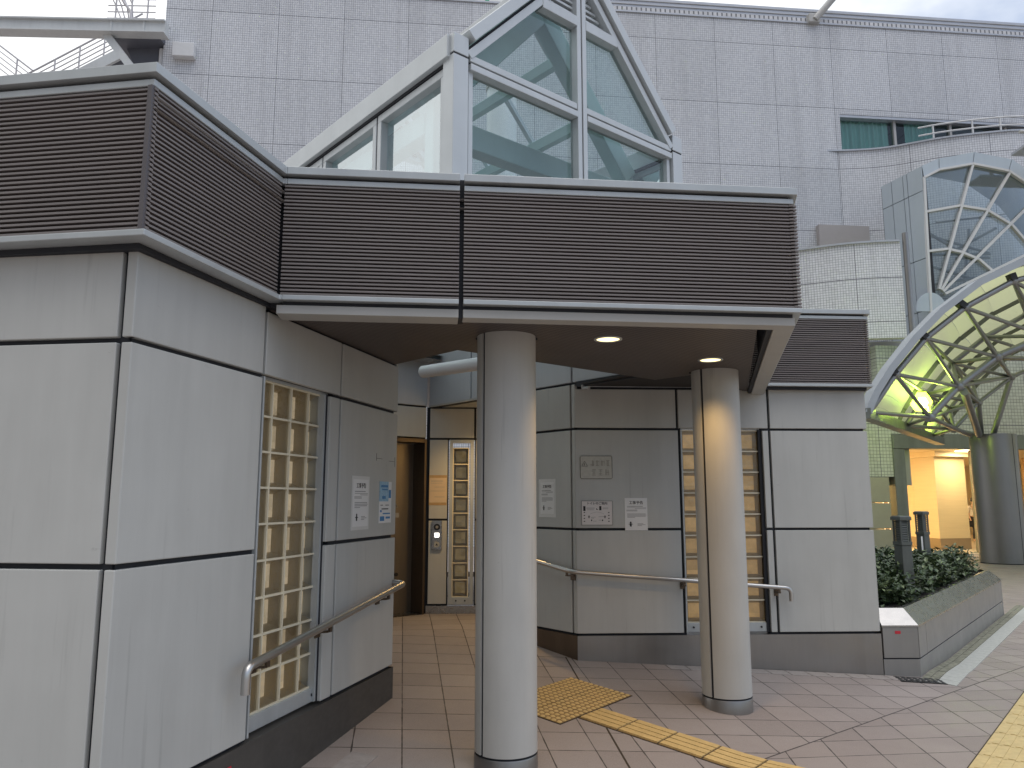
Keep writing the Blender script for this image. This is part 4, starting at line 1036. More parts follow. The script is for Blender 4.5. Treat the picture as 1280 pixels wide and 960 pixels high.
def bollard(c, label, rot=0.0, top=1.40, s=1.0):
    t_ = thing('bollard_light', label, 'bollard light', (*c, .5), 'square bollard lamps in the hedge')
    ca, sa = math.cos(rot), math.sin(rot)
    def sq(h, z): return [(c[0]+h*(ca*x-sa*y), c[1]+h*(sa*x+ca*y), z) for x, y in ((-1, -1), (1, -1), (1, 1), (-1, 1))]
    def bx(h0, h1, z0, z1): mb.hexa(sq(h0, z0)+sq(h1, z1))
    mb = MB(); bx(.108*s, .092*s, .5, top-.30); obj('post', mb, 'bollard', t_, bevel=.006)
    mb = MB(); bx(.004*s+.10*s, .104*s, top-.30, top-.262); obj('collar', mb, 'bollard', t_, bevel=.004)
    mb = MB(); bx(.06*s, .06*s, top-.262, top-.045); obj('lamp_core', mb, 'bollard_louvre', t_)
    mb = MB()
    for k in range(9): z = top-.255+.0235*k; bx(.085*s, .072*s, z, z+.012)
    obj('louvre', mb, 'bollard', t_)
    mb = MB()
    for x, y in ((-1, -1), (1, -1), (1, 1), (-1, 1)):
        px, py = .082*s*x, .082*s*y; q = (c[0]+ca*px-sa*py, c[1]+sa*px+ca*py); mb.bar((*q, top-.265), (*q, top-.04), .016, .016, (1, 0, 0))
    obj('cage', mb, 'bollard', t_)
    mb = MB(); bx(.112*s, .112*s, top-.045, top-.012); bx(.112*s, .09*s, top-.012, top); obj('cap', mb, 'bollard', t_, bevel=.003)
    return t_
bollard((4.06, 8.2), 'dark square bollard lamp nearer the panelled wall, lower in the hedge', R(14), 1.40, .64)
b2_ = bollard((5.32, 10.2), 'dark square bollard lamp further back, against the lit shop window', R(28), 1.42, .60)
mb = MB(); mb.box(frame((5.32-.066, 10.125), (.883, .469)), 0, .03, .93, 1.10, 0, .003); obj('paper_label', mb, 'paper', b2_)

# ------------------------------------------------------------------ far department store
f_far = frame(FO, (FX, FY))
ds = thing('department_store', 'large pale tiled department store filling the background with long ribbon window', 'building', tuple(f_far(5, -6, 0)))
def fbox(name, m, u0, u1, z0, z1, w0, w1, bevel=0, label=None): return strip(ds, f_far, name, m, u0, u1, z0, z1, w0, w1, bevel, label)
ZP = 20.22
mb = MB(); mb.box(f_far, -12.6, 9.8, 0, ZP, -9, 0); mb.box(f_far, 9.8, 12.85, 4.2, ZP, -9, 0); mb.box(f_far, 12.85, 40, 4.2, 14.6, -9, 0); mb.box(f_far, 12.85, 40, 16.47, ZP, -9, 0)
mb.box(f_far, 12.85, 40, 14.6, 16.47, -9, -2.5)
obj('tiled_wall', mb, 'tile_far', ds)
mb = MB(); mb.box(f_far, -12.63, 40, ZP, ZP+.07, -.5, .05); obj('parapet_coping', mb, 'roof_metal', ds)
mb = MB(); mb.box(f_far, 2.6, 40, ZP+.07, ZP+.22, -.04, .03)
obj('eave_fringe', mb, 'fringe', ds)
mb = MB(); mb.box(f_far, 2.5, 40, ZP+.07, ZP+.9, -6, -.35)
obj('roof_band', mb, 'roof_metal', ds)
mb = MB()
for k in range(4): mb.box(f_far, 2.5, 40, ZP+.25+.17*k, ZP+.27+.17*k, -.35, -.32)
obj('roof_seam', mb, 'fitting', ds)
wn = MB(); wn.box(f_far, 12.85, 40, 16.36, 16.47, -.4, -.02); wn.box(f_far, 12.85, 40, 14.60, 14.70, -.4, -.02)
WN = obj('window', wn, 'roof_metal', ds)
for k in range(12):
    u = 12.85 + 2.36*k
    if k: mb = MB(); mb.box(f_far, u-.05, u+.05, 14.7, 16.36, -.38, -.18); obj('mullion', mb, 'fitting', WN)
    mb = MB(); mb.add([f_far(u, -.28, 14.7), f_far(u+2.36, -.28, 14.7), f_far(u+2.36, -.28, 16.36), f_far(u, -.28, 16.36)], [(0, 1, 2, 3)]); obj('pane', mb, 'glass_window', WN, recalc=False)
    if k in (0, 1):
        mb = MB(); n = 60; wv = 2.2 if k == 0 else 1.25
        o0 = .03 if k == 0 else .5
        pts = [(u+o0+wv*i/n, -.40+.07*math.sin(i*1.25+k)+.03*math.sin(i*.5)) for i in range(n+1)]
        mb.add([f_far(x, y, z) for z in (14.65, 16.4) for x, y in pts], [(i, i+1, n+1+i+1, n+1+i) for i in range(n)], True); obj('curtain', mb, 'curtain', WN, recalc=False)
fbox('window_room', 'dark_room', 12.9, 39.9, 14.62, 16.45, -2.49, -2.45)
fbox('wall_louvre', 'grey_louvre', 11.6, 13.6, 10.9, 11.85, -.02, .22)
def curved_wall(name, m, pts, z0, z1, th=.25, cap=None):
    P = [Vector(q) for q in pts]
    Q_ = []
    for i in range(len(P)-1):
        for k in range(8):
            t_ = k/8; p0 = P[max(i-1, 0)]; p1 = P[i]; p2 = P[i+1]; p3 = P[min(i+2, len(P)-1)]
            Q_.append(.5*((2*p1) + (p2-p0)*t_ + (2*p0-5*p1+4*p2-p3)*t_*t_ + (3*p1-p0-3*p2+p3)*t_**3))
    Q_.append(P[-1]); n = len(Q_); mb = MB()
    back = [q + Vector((0, th)) for q in Q_]
    for a_, b_ in ((z0, z1),):
        vs = [(*q, a_) for q in Q_] + [(*q, b_) for q in Q_] + [(*q, a_) for q in back] + [(*q, b_) for q in back]
        mb.add(vs, [(i, i+1, n+i+1, n+i) for i in range(n-1)] + [(2*n+i+1, 2*n+i, 3*n+i, 3*n+i+1) for i in range(n-1)] + [(n+i, n+i+1, 3*n+i+1, 3*n+i) for i in range(n-1)] + [(i+1, i, 2*n+i, 2*n+i+1) for i in range(n-1)] + [(0, n, 3*n, 2*n), (n-1, 3*n-1, 4*n-1, 2*n-1)])
    o = obj(name, mb, m, ds, recalc=False)
    return Q_
W1 = curved_wall('balcony_parapet', 'tile_curve', [(10.6, 28.3), (12.3, 28.30), (14.26, 28.05), (16.1, 27.2), (17.65, 26.75), (18.7, 26.6), (21, 26.6), (26, 27.2)], 9.0, 14.90, .3)
W1c = W1
mb = MB()
for i in range(7, len(W1)-1): mb.bar((*W1[i]+Vector((0, .13)), 14.93), (*W1[i+1]+Vector((0, .13)), 14.93), .40, .06)
obj('parapet_cap', mb, 'roof_metal', ds)
for zz in (15.24, 15.56):
    mb = MB(); i0 = 21; mb.tube([(*q + Vector((0, .15)), zz) for q in W1[i0:]], .035, 8); obj('balcony_rail', mb, 'white_paint', ds)
for i in range(23, len(W1), 6):
    q = W1[i]; mb = MB(); mb.bar((q.x, q.y+.15, 14.95), (q.x, q.y+.15, 15.56), .05, .05, (1, 0, 0)); obj('rail_post', mb, 'white_paint', ds)
W2 = curved_wall('balcony_parapet', 'tile_near', [(7.2, 24.4), (8.2, 23.9), (9.08, 23.5), (10.13, 23.0), (11.0, 22.75), (11.8, 22.64)], 6.37, 9.34, .3)
mb = MB()
for i in range(len(W2)-1): mb.bar((*W2[i]+Vector((0, .12)), 9.37), (*W2[i+1]+Vector((0, .12)), 9.37), .36, .06)
obj('parapet_cap', mb, 'roof_metal', ds)
mb = MB(); mb.box(frame((8.0, 23.6), (.985, -.17)), 0, 3.9, 2.0, 6.37, -.3, -.25); obj('lower_wall', mb, 'grey_wall', ds)
dpipe = MB(); dpipe.tube([(11.95, 22.6, 3.6), (11.95, 22.6, 9.6)], .085, 12); obj('downpipe', dpipe, 'stainless_dull', None, label='slim grey downpipe at the end of the curved white tiled wall', cat='downpipe')
mb = MB(); mb.box(f_far, -12.2, -11.45, 17.22, 17.75, 0, .3); obj('wall_box', mb, 'white_paint', None, bevel=.02, label='white box fixed high on the tiled wall near its left corner', cat='box')
dpipe = MB(); dpipe.tube([f_far(-12.72, -.2, 0), f_far(-12.72, -.2, 17.7)], .09, 10); obj('downpipe', dpipe, 'white_paint', None, label='white downpipe at the far left corner of the tiled store', cat='downpipe')
rp = thing('roof_pole', 'slanting grey steel pole on the roof edge against the sky', 'pole', tuple(f_far(12.1, .1, ZP)))
mb = MB(); mb.tube([f_far(12.0, .15, ZP+.10), f_far(13.6, .5, ZP+2.0)], .13, 14); obj('pole', mb, 'fitting', rp)
mb = MB(); mb.box(f_far, 11.75, 12.2, ZP-.02, ZP+.35, -.1, .2); obj('bracket', mb, 'fitting', rp, bevel=.03)
rs = thing('roof_sign', 'white rooftop sign with green lettering on the store parapet', 'sign', tuple(f_far(.2, -.5, ZP+.1)))
mb = MB(); mb.box(f_far, -2.0, 1.6, ZP+.07, ZP+2.0, -.5, -.35); obj('board', mb, 'sign_white', rs)
mb = MB()
for u0, u1, z0, z1 in ((-1.0, -.85, .05, .7), (-.2, -.12, .10, .5), (.45, .8, .16, .5), (.6, .95, .0, .12), (-1.6, -1.4, .22, .7), (1.2, 1.35, .1, .6)): mb.box(f_far, u0, u1, ZP+.07+z0, ZP+.07+z1, -.35, -.33)
obj('letter_stroke', mb, 'sign_green', rs)

# ------------------------------------------------------------------ stair bridge at the far left
sb = thing('stair_bridge', 'white steel footbridge and stairs with tube railings beside the tiled store', 'footbridge', (-16, 26, 0))
mb = MB(); mb.bar((-26, 25.2, 18.33), (-12.2, 25.2, 18.02), .3, .46); mb.bar((-26, 25.2, 18.55), (-12.2, 25.2, 18.24), .5, .05); mb.bar((-26, 25.2, 18.11), (-12.2, 25.2, 17.80), .5, .05); obj('girder', mb, 'bridge_paint', sb)
mb = MB()
for x in (-14.1, -12.95): mb.bar((x, 25.03, 17.8), (x, 25.03, 18.3), .04, .06, (1, 0, 0))
obj('stiffener', mb, 'bridge_paint', sb)
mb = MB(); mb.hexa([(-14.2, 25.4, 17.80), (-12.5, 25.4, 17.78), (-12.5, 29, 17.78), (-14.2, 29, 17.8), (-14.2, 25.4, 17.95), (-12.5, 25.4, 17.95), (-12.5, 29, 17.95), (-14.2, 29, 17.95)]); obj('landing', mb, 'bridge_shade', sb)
mb = MB(); mb.bar((-14.35, 25.3, 17.85), (-12.6, 25.3, 15.6), .25, .26); obj('brace', mb, 'bridge_paint', sb)
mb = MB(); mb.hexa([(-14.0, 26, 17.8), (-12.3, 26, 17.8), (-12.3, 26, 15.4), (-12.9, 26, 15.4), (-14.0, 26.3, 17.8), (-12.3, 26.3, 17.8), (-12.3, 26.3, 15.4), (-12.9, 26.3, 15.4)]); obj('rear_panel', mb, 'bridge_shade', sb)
mb = MB(); d0 = Vector((-18.6, 27.5, 16.45)); d1 = Vector((-14.0, 27.5, 19.12)); mb.bar(d0, d1, .12, .42); mb.bar(d0+Vector((0, 1.6, 0)), d1+Vector((0, 1.6, 0)), .12, .42); obj('stringer', mb, 'bridge_paint', sb)
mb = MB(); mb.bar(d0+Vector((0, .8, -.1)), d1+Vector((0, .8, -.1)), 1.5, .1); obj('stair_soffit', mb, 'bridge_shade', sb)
def rail_set(p0, p1, n, dz, r=.022, posts=4, ph=0):
    p0, p1 = Vector(p0), Vector(p1); mb = MB()
    for k in range(n): mb.tube([p0 - Vector((0, 0, dz*k)), p1 - Vector((0, 0, dz*k))], r*(1.6 if k == 0 else 1), 6)
    for k in range(posts):
        q = p0.lerp(p1, (k+.5)/posts); mb.tube([q, q - Vector((0, 0, dz*n))], r*1.3, 6)
    return obj('railing', mb, 'rail_paint', sb)
rail_set((-18.9, 27.5, 17.46), (-14.3, 27.5, 20.2), 5, .21, posts=5)
rail_set((-22, 27.3, 20.6), (-18.2, 27.3, 17.70), 5, .22, posts=3)
rail_set((-14.35, 25.2, 19.45), (-12.65, 25.2, 19.42), 5, .245, posts=3)
mb = MB()
for k in range(4):
    x = -14.15+.0*k; mb.tube([(-14.6+.22*k, 25.2, 19.9), (-14.1+.2*k, 25.2, 19.0), (-13.82+.13*k, 25.2, 18.35)], .024, 6)
mb.tube([(-14.1, 25.15, 19.6), (-13.75, 25.15, 19.0), (-13.52, 25.15, 18.7), (-13.46, 25.15, 18.3)], .045, 8); obj('railing', mb, 'rail_paint', sb)
mb = MB()
for x in (-25, -19.5): mb.bar((x, 26.5, 0), (x, 26.5, 18.1), .4, .4, (1, 0, 0))
obj('support_post', mb, 'bridge_paint', sb)

# ------------------------------------------------------------------ glazed vault end (fan window)
V = thing('fan_window', 'big arched fan-shaped glazed end wall with white radial glazing bars above the arcade', 'glazed wall', (15, 24.3, 8))
ro = [(13.42, 12.40), (14.01, 12.65), (15.19, 12.87), (16.40, 12.62), (17.5, 11.78), (18.3, 10.6), (18.8, 9.0), (18.9, 7.0)]
ri = [(13.46, 11.99), (13.98, 12.26), (15.10, 12.46), (16.25, 12.21), (17.25, 11.45), (17.95, 10.35), (18.4, 8.9), (18.5, 7.0)]
yv = 24.0
for i in range(len(ro)-1):
    mb = MB(); mb.slab([(ro[i][0]+.01, yv, ro[i][1]), (ro[i+1][0]-.01, yv, ro[i+1][1]), (ri[i+1][0]-.01, yv, ri[i+1][1]), (ri[i][0]+.01, yv, ri[i][1])], (0, .2, 0)); obj('rim_panel', mb, 'clad_blue', V)
mb = MB(); mb.add([(x, yv+.1, z) for x, z in ri] + [(18.5, yv+.1, 5.0), (13.30, yv+.1, 5.0)], [tuple(range(len(ri)+2))]); obj('pane', mb, 'glass_vault', V, recalc=False)
def vbars(name, segs, w_=.075, d_=.12, dy=0): 
    mb = MB()
    for (x0, z0), (x1, z1) in segs: mb.bar((x0, yv+.02+dy, z0), (x1, yv+.02+dy, z1), d_, w_, (-(z1-z0), 0, (x1-x0)))
    return obj(name, mb, 'white_paint', V)
hubc = (13.55, 7.95)
for (x, z) in ((15.10, 12.46), (16.29, 12.18), (17.25, 11.45), (18.05, 10.1)):
    d = Vector((x-hubc[0], z-hubc[1])).normalized(); vbars('glazing_bar', [((hubc[0]+d.x*.3, hubc[1]+d.y*.3), (x, z))])
a1_ = [(13.39, 9.49), (14.04, 9.57), (14.47, 9.46), (15.02, 9.22), (15.5, 8.75), (15.75, 8.1)]; a2_ = [(13.42, 10.82), (14.56, 11.03), (15.43, 10.88), (16.18, 10.38), (16.75, 9.6), (17.0, 8.6)]
vbars('glazing_bar', list(zip(a1_[:-1], a1_[1:])), dy=.012); vbars('glazing_bar', list(zip(a2_[:-1], a2_[1:])), dy=.012)
vbars('glazing_bar', list(zip(ri[:-1], ri[1:])), .07, .12, -.008); vbars('jamb', [((13.30, 6.5), (13.46, 11.99))], .07)
mb = MB(); mb.add([(hubc[0]-.2+.5*math.cos(k*math.pi/12), yv-.02, 7.5+.62*math.sin(k*math.pi/12)) for k in range(13)], [tuple(range(13))]); 
mb2 = MB(); mb2.slab(mb.v, (0, .06, 0)); obj('hub_panel', mb2, 'clad_blue', V)
side0 = Vector((13.40, 24.0)); sd = Vector((-.77, 2.5)).normalized()
f_vs = frame(tuple(side0), (-sd.x, -sd.y))            # cladding face to the left; u negative = backwards
zt = 12.39
for i, (u0, u1) in enumerate(((-.62, 0), (-.80, -.62), (-1.30, -.80), (-1.76, -1.30))):
    for z0, z1 in ((5, 7.6), (7.6, 9.3), (9.3, 11.55), (11.55, zt)):
        mb = MB(); mb.box(f_vs, u0+.012, u1-.012, z0+.012, z1-.012, -.05, 0); obj('side_panel', mb, 'clad_blue', V)
mb = MB(); mb.box(f_vs, -1.80, 0, 5, zt, -.15, -.04); obj('backing', mb, 'joint', V)
mb = MB()
for i in range(len(ro)-1): mb.slab([(ro[i][0], yv+.2, ro[i][1]), (ro[i+1][0], yv+.2, ro[i+1][1]), (ro[i+1][0]-.53, yv+1.75, ro[i+1][1]), (ro[i][0]-.53, yv+1.75, ro[i][1])], (0, 0, -.08))
obj('vault_roof', mb, 'clad_blue', V)
for i in range(9):      # steel seen through the glazing
    rv = random.Random(i); mb = MB(); mb.tube([(rv.uniform(13.4, 16), 25.5+rv.random(), rv.uniform(8.5, 12)), (rv.uniform(16, 18.5), 25.5+rv.random(), rv.uniform(8.5, 12))], .05, 6); obj('inner_strut', mb, 'tube_steel', V)
mb = MB(); mb.tube([(15.9, 22.8, 12.98), (22, 22.8, 12.75)], .06, 8); obj('maintenance_rail', mb, 'fitting', V)
for x in (16.6, 17.4): mb = MB(); mb.bar((x, 22.8, 12.5), (x, 22.8, 12.96), .09, .09, (1, 0, 0)); obj('rail_post', mb, 'fitting', V)
mb = MB(); mb.bar((15.9, 22.9, 12.45), (22, 22.9, 12.2), .8, .08); obj('walkway', mb, 'roof_metal', V)

# ------------------------------------------------------------------ arcade vault with space truss
ar = thing('arcade_vault', 'arched arcade canopy with translucent sheets over a tubular steel space truss', 'canopy', (11, 17, 3))
half = [(6.74, 3.23), (6.80, 3.40), (6.94, 3.66), (7.25, 4.11), (7.76, 4.71), (8.33, 5.26), (9.11, 5.83), (10.08, 6.29), (11.0, 6.53), (12.0, 6.62)]
arc = half + [(24.0-x, z) for x, z in half[-2::-1]]
AY = 14.7; AXd = Vector((.60, .80))
def rimseg(y0, y1, dz0, dz1, m_, name):
    mb = MB(); n = len(arc)
    def inset(i, d):
        x, z = arc[i]; i0, i1 = max(i-1, 0), min(i+1, n-1); tx, tz = arc[i1][0]-arc[i0][0], arc[i1][1]-arc[i0][1]; l = math.hypot(tx, tz); return (x + tz/l*d, z - tx/l*d)
    vs = []
    for i in range(n):
        o_ = inset(i, dz0); i_ = inset(i, dz1); vs += [(o_[0], y0, o_[1]), (i_[0], y0, i_[1]), (i_[0], y1, i_[1]), (o_[0], y1, o_[1])]
    mb.add(vs, [(i*4+k, i*4+(k+1) % 4, i*4+4+(k+1) % 4, i*4+4+k) for i in range(n-1) for k in range(4)] + [(0, 1, 2, 3), (4*n-1, 4*n-2, 4*n-3, 4*n-4)])
    return obj(name, mb, m_, ar)
rimseg(AY-.05, AY+.32, 0, .13, 'rim_paint', 'arch_rim')
def shift(p, y): k = (y-AY)/AXd.y; return (p[0]+AXd.x*k, y, p[1])
rows_y = [AY+.15, 17.0, 19.3, 21.6]
n = len(arc)
for r_ in range(3):
    y0, y1 = rows_y[r_], rows_y[r_+1]
    for i in range(n-1):
        mb = MB(); nu, nv = 4, 4; vs = []
        for a_ in range(nu+1):
            for b_ in range(nv+1):
                u, v = a_/nu, b_/nv; x = arc[i][0]*(1-u)+arc[i+1][0]*u; z = arc[i][1]*(1-u)+arc[i+1][1]*u
                q = shift((x, z), y0*(1-v)+y1*v); vs.append((q[0], q[1], q[2] + .16*math.sin(math.pi*v)*(.4+.6*(arc[i][1]-3)/3.6) - .05))
        mb.add(vs, [(a_*(nv+1)+b_, (a_+1)*(nv+1)+b_, (a_+1)*(nv+1)+b_+1, a_*(nv+1)+b_+1) for a_ in range(nu) for b_ in range(nv)], True)
        obj('roof_sheet', mb, 'vault_sheet', ar, recalc=False)
    mb = MB()
    for i in range(n-1): mb.bar(Vector(shift(arc[i], y1)) - Vector((0, 0, .12)), Vector(shift(arc[i+1], y1)) - Vector((0, 0, .10)), .05, .09)
    obj('roof_rib', mb, 'rib_dark', ar)
mb = MB(); mb.bar(shift((6.74, 3.20), AY-.02), shift((6.74, 3.20), 21.8), .22, .20); obj('springing_beam', mb, 'portal', ar)
outer_n = [(6.93, 3.25), (7.48, 3.99), (8.13, 4.71), (8.95, 5.33), (9.96, 5.87), (11.1, 6.15), (12.2, 6.2)]
inner_n = [(8.95, 3.32), (9.62, 3.99), (10.51, 4.64), (11.6, 5.1), (12.8, 5.3)]
def O(i, y): k = (y-14.9)/AXd.y; return Vector((outer_n[i][0]+AXd.x*k, y, outer_n[i][1]))
def I(i, y): k = (y-16.5)/AXd.y; return Vector((inner_n[i][0]+AXd.x*k, y, inner_n[i][1]))
def tube(p0, p1, r): mb = MB(); mb.tube([p0, p1], r, 8); obj('truss_tube', mb, 'tube_steel', ar)
OY = (14.9, 17.7, 20.5); IY = (16.5, 19.3)
for y in OY[:2]:
    for i in range(6): tube(O(i, y), O(i+1, y), .058)
for y in IY:
    for i in range(4): tube(I(i, y), I(i+1, y), .075 if y < 17 else .05)
for i in range(5):
    tube(I(i, IY[0]), I(i, IY[1]), .045)
    for y, yi in ((OY[0], IY[0]), (OY[1], IY[0]), (OY[1], IY[1])):
        tube(O(i, y), I(i, yi), .042); tube(O(i+1, y), I(i, yi), .042)
for i in range(6): tube(O(i, OY[0]), O(i, OY[1]), .04); tube(O(i, OY[1]), O(i, OY[2]), .04)
for i in range(5):
    tube(O(i, OY[2]), I(i, IY[1]), .042); tube(O(i+1, OY[2]), I(i, IY[1]), .042)
for i in range(6): tube(O(i, OY[2]), O(i+1, OY[2]), .05)
for i in range(4): tube(I(i, IY[0]), I(i+1, IY[1]), .038)
CT_ = Vector((12.08, 19.9, 3.2))
tube(I(1, IY[0])+Vector((.12, 0, -.12)), CT_ + Vector((-.3, -.4, .0)), .085); tube(I(0, IY[0]), CT_+Vector((-.45, -.3, -.02)), .05); tube(I(1, IY[1]), CT_, .07); tube(I(2, IY[1]), CT_ + Vector((.3, 0, 0)), .07); tube(I(0, IY[1]), CT_, .05)
def joint(p, r=.10):
    mb = MB(); n_, m_ = 10, 6; vs = [p + Vector((math.sin(math.pi*j/m_)*math.cos(2*math.pi*k/n_), math.sin(math.pi*j/m_)*math.sin(2*math.pi*k/n_), math.cos(math.pi*j/m_)))*r for j in range(m_+1) for k in range(n_)]
    mb.add(vs, [(j*n_+k, j*n_+(k+1) % n_, (j+1)*n_+(k+1) % n_, (j+1)*n_+k) for j in range(m_) for k in range(n_)], True); obj('truss_joint', mb, 'tube_steel', ar)
for i in range(6): joint(O(i, OY[0]), .085); joint(O(i, OY[1]), .085)
for i in range(5): joint(I(i, IY[0]), .12); joint(I(i, IY[1]), .10)
for i in range(1, 6):
    mb = MB(); q = O(i, OY[0]); d = Vector((-.75, 0, .65)) if i < 4 else Vector((-.3, 0, .95)); mb.bar(q, q + d*.15, .12, .16, (0, 1, 0)); obj('rim_bracket', mb, 'iron', ar)
fl = thing('floodlight', 'lit yellow-green floodlight hung on the arcade truss above the shop entrance', 'lamp', (9.0, 16.9, 3.4))
hx = [(math.cos(R(60*k)), math.sin(R(60*k))) for k in range(6)]
mb = MB(); cc_ = Vector((9.05, 17.0, 3.72)); vs = [cc_ + Vector((x*.27, .0, z*.25)) for x, z in hx] + [cc_ + Vector((x*.15, .22, z*.14)) for x, z in hx]
mb.add(vs, [(k, (k+1) % 6, 6+(k+1) % 6, 6+k) for k in range(6)] + [tuple(range(6, 12))]); obj('lamp_shade', mb, 'lamp_soft', fl)
mb = MB(); mb.add([cc_ + Vector((x*.13+.03, -.01, z*.13-.02)) for x, z in hx], [tuple(range(6))]); obj('lamp_face', mb, 'lamp_lime', fl, recalc=False)
mb = MB(); mb.bar(cc_+Vector((.16, .05, -.25)), cc_+Vector((.16, .05, 0)), .04, .05, (1, 0, 0)); mb.tube([cc_+Vector((.12, .1, -.27)), cc_+Vector((.25, .1, -.22))], .09, 10); obj('bracket', mb, 'iron', fl)
for loc, e in (((9.3, 16.75, 3.75), 38), ((10.5, 20.3, 3.7), 50)):  # first belongs to the floodlight; second is added to light the tile wall
    ld = bpy.data.lights.new('flood_and_fill_lamp', 'POINT'); ld.energy = e; ld.color = (.72, 1.0, .13); ld.shadow_soft_size = .15
    lo = bpy.data.objects.new('flood_and_fill_lamp', ld); lo.parent = fl; lo.location = Vector(loc) - WO[fl]; COL.objects.link(lo)
ac = thing('arcade_column', 'stout round stainless steel column carrying the arcade truss', 'column', (12.25, 19.85, 0))
mb = MB(); n = 48; c = (12.34, 19.85); r = .53; gaa = R(-70)
ang = [gaa + R(1.0) + (2*math.pi-R(2))*i/n for i in range(n+1)]
vs = [(c[0]+r*math.cos(a), c[1]+r*math.sin(a), z) for z in (0.02, 3.22) for a in ang]; mb.add(vs, [(i, i+1, n+2+i, n+1+i) for i in range(n)], True); obj('shaft', mb, 'column_steel', ac, recalc=False)
mb = MB(); mb.tube([(*c, 0), (*c, 3.215)], r-.015, 32); obj('core', mb, 'joint', ac)

# ------------------------------------------------------------------ shop front and interior
sh = thing('shop_front', 'tiled shop front with wide metal-framed openings glowing warm yellow inside', 'shop', (13, 23.5, 0))
f_sh = frame((11, 23.0), (FX, FY))
mb = MB(); mb.box(f_sh, -3.2, .0, 2.25, 4.3, -.3, 0); mb.box(f_sh, .0, .30, 2.25, 6.2, -.3, 0); mb.box(f_sh, .30, 14, 3.52, 6.2, -.3, 0); obj('tiled_wall', mb, 'tile_shop', sh)
for z0, z1 in ((0, .72), (.74, 1.48), (1.50, 2.23)):
    for u0, u1 in ((-3.2, -1.2), (-1.18, .12)):
        mb = MB(); mb.box(f_sh, u0, u1, z0, z1, -.2, .02); obj('stone_panel', mb, 'clad_cream', sh, bevel=.01)
mb = MB(); mb.box(f_sh, .30, 14, 3.08, 3.50, -.35, .06); obj('lintel', mb, 'portal', sh, bevel=.01)
for u0, u1 in ((.30, .66), (2.95, 3.95), (7.2, 8.0)):
    mb = MB(); mb.box(f_sh, u0, u1, 0, 3.07, -.35, .05); obj('portal_post', mb, 'portal', sh, bevel=.01)
mb = MB(); mb.box(f_sh, .2, 14, .0, .012, -12, .2); obj('floor', mb, 'shop_floor', sh)
mb = MB(); mb.box(f_sh, -.2, 14, 3.12, 3.2, -12, -.4); obj('ceiling', mb, 'shop_wall', sh)
mb = MB(); mb.box(f_sh, -.4, 14, 0, 3.2, -12.2, -12); mb.box(f_sh, -.3, -.1, 0, 3.2, -12, -.4); mb.box(f_sh, 14, 14.2, 0, 3.2, -12, -.4); obj('rear_wall', mb, 'shop_wall', sh)
# block pillar inside
pq = [tuple(f_sh(u, w_, 0).xy) for u, w_ in ((2.75, -2.9), (2.75, -1.7), (4.0, -2.0), (4.15, -4.0), (3.0, -4.2))]
pi_t = thing('shop_pillar', 'big pale stone-clad pillar just inside the shop opening', 'pillar', tuple(f_sh(3.3, -2.9, 0)))
mb = MB(); mb.prism(pq, .36, 2.95); obj('stone_block', mb, 'shop_pillar', pi_t); mb = MB(); mb.prism([(x+(x-14.0)*.012, y+(y-26)*.012) for x, y in pq], .012, .36); obj('skirting', mb, 'shop_skirting', pi_t)
cb = MB(); cb.prism([(x+(x-14.0)*.35, y+(y-26)*.35) for x, y in pq], 2.95, 3.12); obj('capital', cb, 'shop_wall', pi_t)
def shelf(u, w_, wd, label, ht=2.3):
    t_ = thing('display_shelf', label, 'shelf', tuple(f_sh(u, w_, 0)), 'lit display shelves in the shop')
    mb = MB(); mb.box(f_sh, u, u+.05, 0, ht, w_-.4, w_); mb.box(f_sh, u+wd-.05, u+wd, 0, ht, w_-.4, w_)
    for z in (.45, .9, 1.35, 1.8, ht-.05): mb.box(f_sh, u+.05, u+wd-.05, z, z+.05, w_-.4, w_)
    obj('rack', mb, 'shelf_wood', t_)
    mb = MB(); mb.box(f_sh, u, u+wd, .0, ht, w_-.45, w_-.41); obj('light_panel', mb, 'shelf_light', t_)
    mb = MB(); rr = random.Random(int(u*10))
    for z in (.5, .95, 1.4, 1.85):
        x = u+.1
        while x < u+wd-.25:
            q = rr.uniform(.1, .2); mb.box(f_sh, x, x+q, z, z+rr.uniform(.1, .28), w_-.3, w_-.1); x += q+rr.uniform(.03, .12)
    obj('goods', mb, 'goods', t_)
shelf(4.3, -6.5, 1.3, 'lit wooden display shelf right of the pillar, nearer the opening', 2.0)
shelf(5.0, -8.0, 1.6, 'lit wooden display shelf behind the steel arcade column', 2.3)
shelf(4.2, -11.4, 2.2, 'lit wooden display shelf against the rear shop wall', 2.5)
def shop_light(u, w_, label, e):
    c = f_sh(u, w_, 3.11); t_ = thing('ceiling_light', label, 'ceiling light', tuple(c), 'square ceiling lamps in the shop')
    mb = MB(); mb.box(f_sh, u-.35, u+.35, 3.085, 3.115, w_-.35, w_+.35); obj('diffuser', mb, 'shop_lamp', t_)
    ld = bpy.data.lights.new('shop_area_lamp', 'AREA'); ld.energy = e; ld.color = (1, .74, .40); ld.size = .7
    lo = bpy.data.objects.new('shop_area_lamp', ld); lo.parent = t_; lo.location = (0, 0, -.04); COL.objects.link(lo)
shop_light(.75, -.9, 'square warm ceiling lamp just inside the left end of the shop opening', 62)
shop_light(3.6, -1.0, 'square warm ceiling lamp inside the shop beside the steel column', 52)
shop_light(3.4, -5.2, 'square warm ceiling lamp behind the stone pillar', 120)
shop_light(4.6, -9.0, 'square warm ceiling lamp at the rear of the shop', 140)
shop_light(.3, -5.0, 'square warm ceiling lamp by the left shop wall', 90)
mb = MB(); mb.box(f_sh, 5.6, 9, 0, 2.9, -1.5, -1.3); obj('partition', mb, 'shelf_wood', sh)

